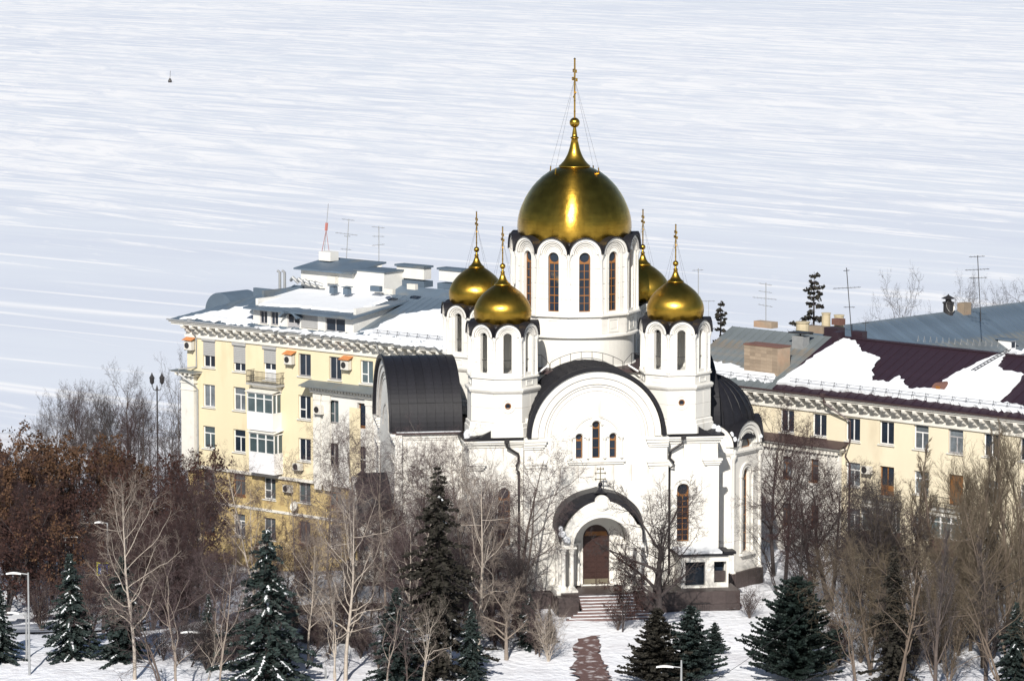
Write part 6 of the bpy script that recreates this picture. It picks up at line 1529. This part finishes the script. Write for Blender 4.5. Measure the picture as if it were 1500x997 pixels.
thicket(3, 14, (480,770), (281,291), (620,760), [BIRCHW, BIRCH2, YOUNG], .85, 'birch saplings before the church left arm', 'birch saplings before the church left arm', 'mpd')
thicket(4, 20, (400,775), (281,290), (780,870), [LINDEN, LINDEN2, YOUNG2], .9, 'saplings before the dark terrace wall', 'saplings before the terrace wall', 'ddkm')
thicket(5, 8, (1125,1300), (286,300), (680,800), [LINDEN, LINDEN2, YOUNG2], .8, 'saplings under the cream house', 'saplings under the cream house', 'dk')
thicket(10, 10, (1270,1515), (279,292), (700,850), [LINDEN2, LINDEN, YOUNG], .9, 'rear saplings at the right edge', 'dark saplings among the poplars', 'kdk')
thicket(6, 12, (1270,1515), (273,290), (680,860), [POPLAR, POPLAR2, YOUNG2], .95, 'upright saplings at the right edge', 'saplings at the right edge', 'ogo')
thicket(11, 4, (215,345), (264,272), (770,900), [YOUNG, YOUNG2], .95, 'front row trees at the lower left', 'young trees in the front row, left', 'lmp')
thicket(12, 8, (1235,1515), (264,272), (690,850), [POPLAR, YOUNG2, POPLAR2], .95, 'front row trees at the lower right', 'young trees in the front row, right', 'oogo')
thicket(13, 9, (680,815), (274,284), (830,910), [YOUNG2, YOUNG, SHRUB], .85, 'shrubby trees left of the steps', 'shrubby trees left of the steps', 'lmp')
thicket(14, 5, (480,700), (264,272), (800,900), [YOUNG2, YOUNG], .8, 'small trees between the front spruces', 'shrubby trees between the front spruces', 'lmp')
thicket(16, 26, (230,470), (274,284), (865,935), [SHRUB, YOUNG2], 1.3, 'low bushes at the lower left', 'low bushes, lower left', 'dkd')
thicket(17, 24, (470,770), (274,285), (850,930), [SHRUB, YOUNG2], 1.3, 'low bushes below the church left arm', 'low bushes, lower middle', 'dkm')
thicket(18, 24, (1225,1515), (273,286), (840,930), [SHRUB, YOUNG2], 1.3, 'low bushes at the lower right', 'low bushes, lower right', 'dko')
thicket(8, 12, (60,262), (350,385), (550,605), [LINDEN, MAPLE, LINDEN2], .6, 'trees on the river bank', 'bank row of bare trees', 'gd')
thicket(7, 14, (-10,270), (322,345), (640,720), [LINDEN2, ROWAN, MAPLE], .9, 'trees of the wood behind the road', 'trees of the wood behind the road', 'd')
thicket(15, 14, (-10,240), (318,332), (660,780), [YOUNG, LINDEN, YOUNG2], .9, 'trees standing over the left road', 'trees standing over the left road', 'kdgm')

# ------------------------------------------------------------------ street furniture
def lamp(px, Y, pyt, heads, label, pyb=None, r=.075):
    x = (px-750)/FOC*(Y*cp + HC*sp); gz = ground_z(x, Y); zt = at_y(px, pyt, Y).z; H = zt-gz
    root = tag(empty('street_lamp', (x, Y, gz)), label, 'street lamp', 'street lamps')
    MB().tube([(0,0,-.2),(0,0,H*.35),(0,0,H)], [r*1.2, r, r*.75], 8).build('pole', M['greymetal'], root)
    for (dx, z, L) in heads:
        s = 1 if dx > 0 else -1; h = MB()
        h.tube([(0,0,H+z),(dx*.3,0,H+z+.05),(dx*.6,0,H+z+.04)], .035, 6); h.build('arm', M['greymetal'], root)
        m = MB(); n = 8; vs = []
        for i in range(n+1):
            t = i/n; w_ = .16*math.sin(PI*min(1,t*.9+.12))+.03; c = dx*.35+(dx*.75)*t; zz = H+z+.10*math.sin(PI*(t*.8+.1))
            vs += [(c, -w_, zz-.05), (c, w_, zz-.05), (c, w_*.7, zz+.05), (c, -w_*.7, zz+.05)]
        fs = [(4*i+a, 4*i+(a+1)%4, 4*i+4+(a+1)%4, 4*i+4+a) for i in range(n) for a in range(4)] + [(3,2,1,0), (4*n,4*n+1,4*n+2,4*n+3)]
        m.add(vs, fs).build('lamp_head', M['frame'], root)
    return root
lamp(43, 273.5, 838, [(-1.35, -.12, 1)], 'nearest tall grey street lamp at the left, head to the left')
lamp(39, 277.5, 896, [(-1.35, -.12, 1)], 'second street lamp directly behind the nearest left one, lower')
lamp(96, 318, 787, [(.9, 0, 1), (-.2, 0, 1)], 'slender street lamp at the far side of the road, left')
lamp(158, 312, 766, [(-.9, 0, 1)], 'lamp almost hidden in branches above the crossing sign')
l4 = lamp(660, 271.5, 926, [(-1.35, -.75, 1), (.55, -.5, 1)], 'lamp post with two heads at the bottom before the dark spruces')
lamp(477, 271.5, 978, [(-1.35, -.3, 1)], 'lamp top just above the bottom edge beneath the forked birch')
lamp(998, 267.5, 966, [(-1.5, -.5, 1)], 'lamp with snowy head at the bottom between the pines and the path')
lamp(303, 276, 915, [(-1.6, -.55, 1)], 'lamp in the shrubs left of the tall snowy spruce')
# ornate three-globe lamp on the bank
x = (231-750)/FOC*(368*cp+HC*sp); gz = ground_z(x, 368); H = at_y(231, 558, 368).z-gz
root = tag(empty('ornate_lamp', (x, 368, gz)), 'ornate dark lamp post with two lanterns on the river bank', 'street lamp'); root.scale = (.72,.72,1)
MB().lathe([(.25,-.2),(.25,.5),(.14,.8),(.10,1.2),(.09,H-.8),(.16,H-.7),(.05,H-.4),(0,H-.3)], 10).tube([(-.62,0,H-.25),(-.45,0,H-.75),(0,0,H-.85),(.45,0,H-.75),(.62,0,H-.25)], .05, 6).build('pole', M['iron'], root)
for s in (-.62, .62):
    m = MB(); m.T = Matrix.Translation((s,0,H-.3)); m.lathe([(.08,0),(.27,.18),(.30,.55),(.36,.6),(.14,.85),(.04,1.05),(0,1.1)], 8); m.build('lantern', M['iron'], root)
# crossing sign
p = on_ground(151, 872); Y = 309; x = (151-750)/FOC*(Y*cp+HC*sp); gz = ground_z(x, Y); zs = at_y(151, 833, Y).z
root = tag(empty('crossing_sign', (x, Y, gz)), 'blue pedestrian crossing sign with yellow border by the road', 'road sign')
MB().tube([(0,.05,-.2),(0,.05,zs-gz+.4)], .04, 6).build('pole', M['greymetal'], root)
z0 = zs-gz; MB().box(-.48,.48,-.02,.02,z0-.50,z0+.55).build('sign_border', M['signyellow'], root)
MB().box(-.38,.38,-.03,-.02,z0-.38,z0+.42).build('sign_plate', M['blue'], root)
MB().plate([(-.28,z0-.28),(.28,z0-.28),(0,z0+.30)], [], -.036, -.03).build('sign_triangle', M['signwhite'], root)
m = MB(); m.plate(circ(0, z0+.12, .035, 8), [], -.042, -.036); m.plate([(-.02,z0+.08),(.02,z0+.08),(.03,z0-.08),(.09,z0-.22),(.05,z0-.22),(0,z0-.1),(-.06,z0-.22),(-.10,z0-.22),(-.03,z0-.06)], [], -.042, -.036); m.build('walking_figure', M['iron'], root)
# parked car below the terrace
x = (478-750)/FOC*(282*cp+HC*sp); gz = ground_z(x, 282)
root = tag(empty('parked_car', (x, 282, gz), R(-8)), 'dark blue car parked in the shade left of the tall spruce', 'car')
prof = [(-2.1,.35),(2.1,.35),(2.15,.6),(2.05,.82),(1.2,.95),(.75,1.38),(.5,1.45),(-.7,1.46),(-1.2,1.38),(-1.7,1.0),(-2.1,.9),(-2.18,.6)]
m = MB(); n = len(prof); vs = []
for (yy, k) in ((-.84,.0),(-.80,.06),(.80,.06),(.84,.0)):
    for a, b in prof: sh = .12 if b > 1.0 else 0; vs.append((a, yy*(1-sh), b))
m.add(vs, [tuple(range(n))] + [tuple(range(3*n, 4*n))[::-1]] + [(i+r_*n, i+(r_+1)*n, (i+1)%n+(r_+1)*n, (i+1)%n+r_*n) for r_ in range(3) for i in range(n)]).build('body', M['carpaint'], root)
for s in (-1, 1):
    MB().plate([(-1.3,1.02),(.95,.98),(.62,1.33),(-.95,1.36)], [rect(-.14,-.04,1.04,1.32)], s*.80-.01, s*.80+.01).build('side_window', M['glass'], root)
    for xx in (-1.35, 1.35):
        w_ = MB(); w_.T = Matrix.Translation((xx, s*.82, .33)) @ Matrix.Rotation(PI/2, 4, 'X'); w_.lathe([(.0,-.1),(.33,-.1),(.33,.1),(0,.1)], 16); wh = w_.build('wheel', M['iron'], root)
    MB().box(2.06,2.17,s*.6-.18,s*.6+.18,.62,.78).build('headlight', M['frame'], root)
MB().add([(1.15,-.66,.99),(1.15,.66,.99),(.78,.60,1.36),(.78,-.60,1.36)], [(0,1,2,3)]).build('windscreen', M['glass'], root)
MB().box(-1.1,.5,-.6,.6,1.46,1.52).build('roof_snow', M['snow'], root)
# overhead wires
def wire(a, b, sag, label, r=.025):
    pts = [Vector(a).lerp(Vector(b), t/14)+Vector((0,0,-sag*4*(t/14)*(1-t/14))) for t in range(15)]
    o = MB().tube(pts, r, 5).build('overhead_wire', M['iron']); tag(o, label, 'wire')
wire(at_y(1560, 812, 276), at_y(1120, 1020, 262), .4, 'dark cable crossing the poplars at the bottom right corner')
wire(at_y(1240, 840, 270), at_y(1040, 1000, 262), .5, 'thin cable over the broad green pine', .015)
wire(at_y(1500, 700, 300), at_y(1330, 800, 285), .4, 'thin cable in front of the cream house behind the poplars', .015)
# brick path, bare patch, and footprints of paving
def patch(name, pxs, zoff, m, seed, jit=.12):
    rnd = random.Random(seed); P = []
    for i, (a, b) in enumerate(pxs):
        c = pxs[(i+1) % len(pxs)]; p, q_ = on_ground(a, b), on_ground(*c); k = max(1, int((q_-p).length/.5))
        for j in range(k): v = p.lerp(q_, j/k); P.append((v.x+rnd.gauss(0,jit), v.y+rnd.gauss(0,jit)))
    tr = tessellate_polygon([[Vector((a, b, 0)) for a, b in P]]); vs = [(a, b, ground_z(a, b)+zoff) for a, b in P]
    fs = []
    for t in tr:
        (a0,a1),(b0,b1),(c0,c1) = P[t[0]], P[t[1]], P[t[2]]
        fs.append(tuple(t) if (b0-a0)*(c1-a1)-(b1-a1)*(c0-a0) > 0 else tuple(t)[::-1])
    return struct(MB().add(vs, fs).build(name, m))
path = patch('brick_path', [(843,944),(850,938),(866,934),(878,932),(876,950),(880,965),(886,980),(895,1000),(846,1003),(841,975),(842,955)], .17, M['pave'], 1, .17)
patch('paved_patch', [(1046,884),(1078,883),(1090,890),(1072,894),(1050,893)], .17, M['pave'], 2, .08)
0 and patch('brick_path', [(838,932),(870,928),(872,925),(845,922)], .17, M['pave'], 3, .05)
# channel marker far out on the ice
p = at_z(249, 121, -28); root = tag(empty('channel_marker', p), 'small dark marker with thin pole standing on the river ice', 'marker')
root.scale = (.55,.55,.8)
MB().lathe([(.0,0),(1.1,0),(1.3,.6),(.8,1.4),(.3,1.9),(0,2.0)], 10).build('float', M['iron'], root); MB().tube([(0,0,1.8),(.4,0,5.2)], .12, 5).build('pole', M['iron'], root)

# ------------------------------------------------------------------ pieces that stand apart become objects of their own
def split_pieces():
    veg = {'crown','trunk','needles','snow_cover','foliage'}
    for o in list(bpy.data.objects):
        if o.type != 'MESH' or o.parent is None or o.data.users > 1 or o.name.split('.')[0] in veg: continue
        me = o.data; nv = len(me.vertices)
        if nv > 6000 or nv < 8: continue
        par = list(range(nv))
        def find(a):
            while par[a] != a: par[a] = par[par[a]]; a = par[a]
            return a
        for p in me.polygons:
            v = p.vertices; r = find(v[0])
            for q in v[1:]: par[find(q)] = r
        comp = {}
        for i in range(nv): comp.setdefault(find(i), []).append(i)
        if not 2 <= len(comp) <= 80: continue
        bb = []
        for c in comp.values():
            co = [me.vertices[i].co for i in c]
            bb.append([min(p[k] for p in co)-.03 for k in range(3)]+[max(p[k] for p in co)+.03 for k in range(3)])
        ids = list(range(len(bb)))
        def f2(a):
            while ids[a] != a: a = ids[a]
            return a
        for i in range(len(bb)):
            for j in range(i):
                if all(bb[i][k] <= bb[j][k+3] and bb[j][k] <= bb[i][k+3] for k in range(3)): ids[f2(i)] = f2(j)
        cl = {}
        for n_, c in enumerate(comp.values()): cl.setdefault(f2(n_), []).extend(c)
        if not 2 <= len(cl) <= 30: continue
        own = {}
        for k, c in cl.items():
            for i in c: own[i] = k
        keep = list(cl)[0]; m0 = me.materials[0] if me.materials else None; V = [tuple(v.co) for v in me.vertices]
        polys = [tuple(p.vertices) for p in me.polygons]; sm = me.polygons[0].use_smooth; nm = o.name.split('.')[0]
        for k, c in cl.items():
            mp = {i: n_ for n_, i in enumerate(c)}; fs = [tuple(mp[i] for i in p) for p in polys if own[p[0]] == k]
            nme = bpy.data.meshes.new(nm); nme.from_pydata([V[i] for i in c], [], fs); nme.update()
            if sm: nme.polygons.foreach_set('use_smooth', [True]*len(fs))
            if m0: nme.materials.append(m0)
            if k == keep: o.data = nme
            else:
                q = bpy.data.objects.new(nm, nme); col.objects.link(q); q.parent = o.parent; q.matrix_local = o.matrix_local.copy()
split_pieces()
for o in bpy.data.objects:
    if o.name.startswith('stained_joint'): o['kind'] = 'stuff'
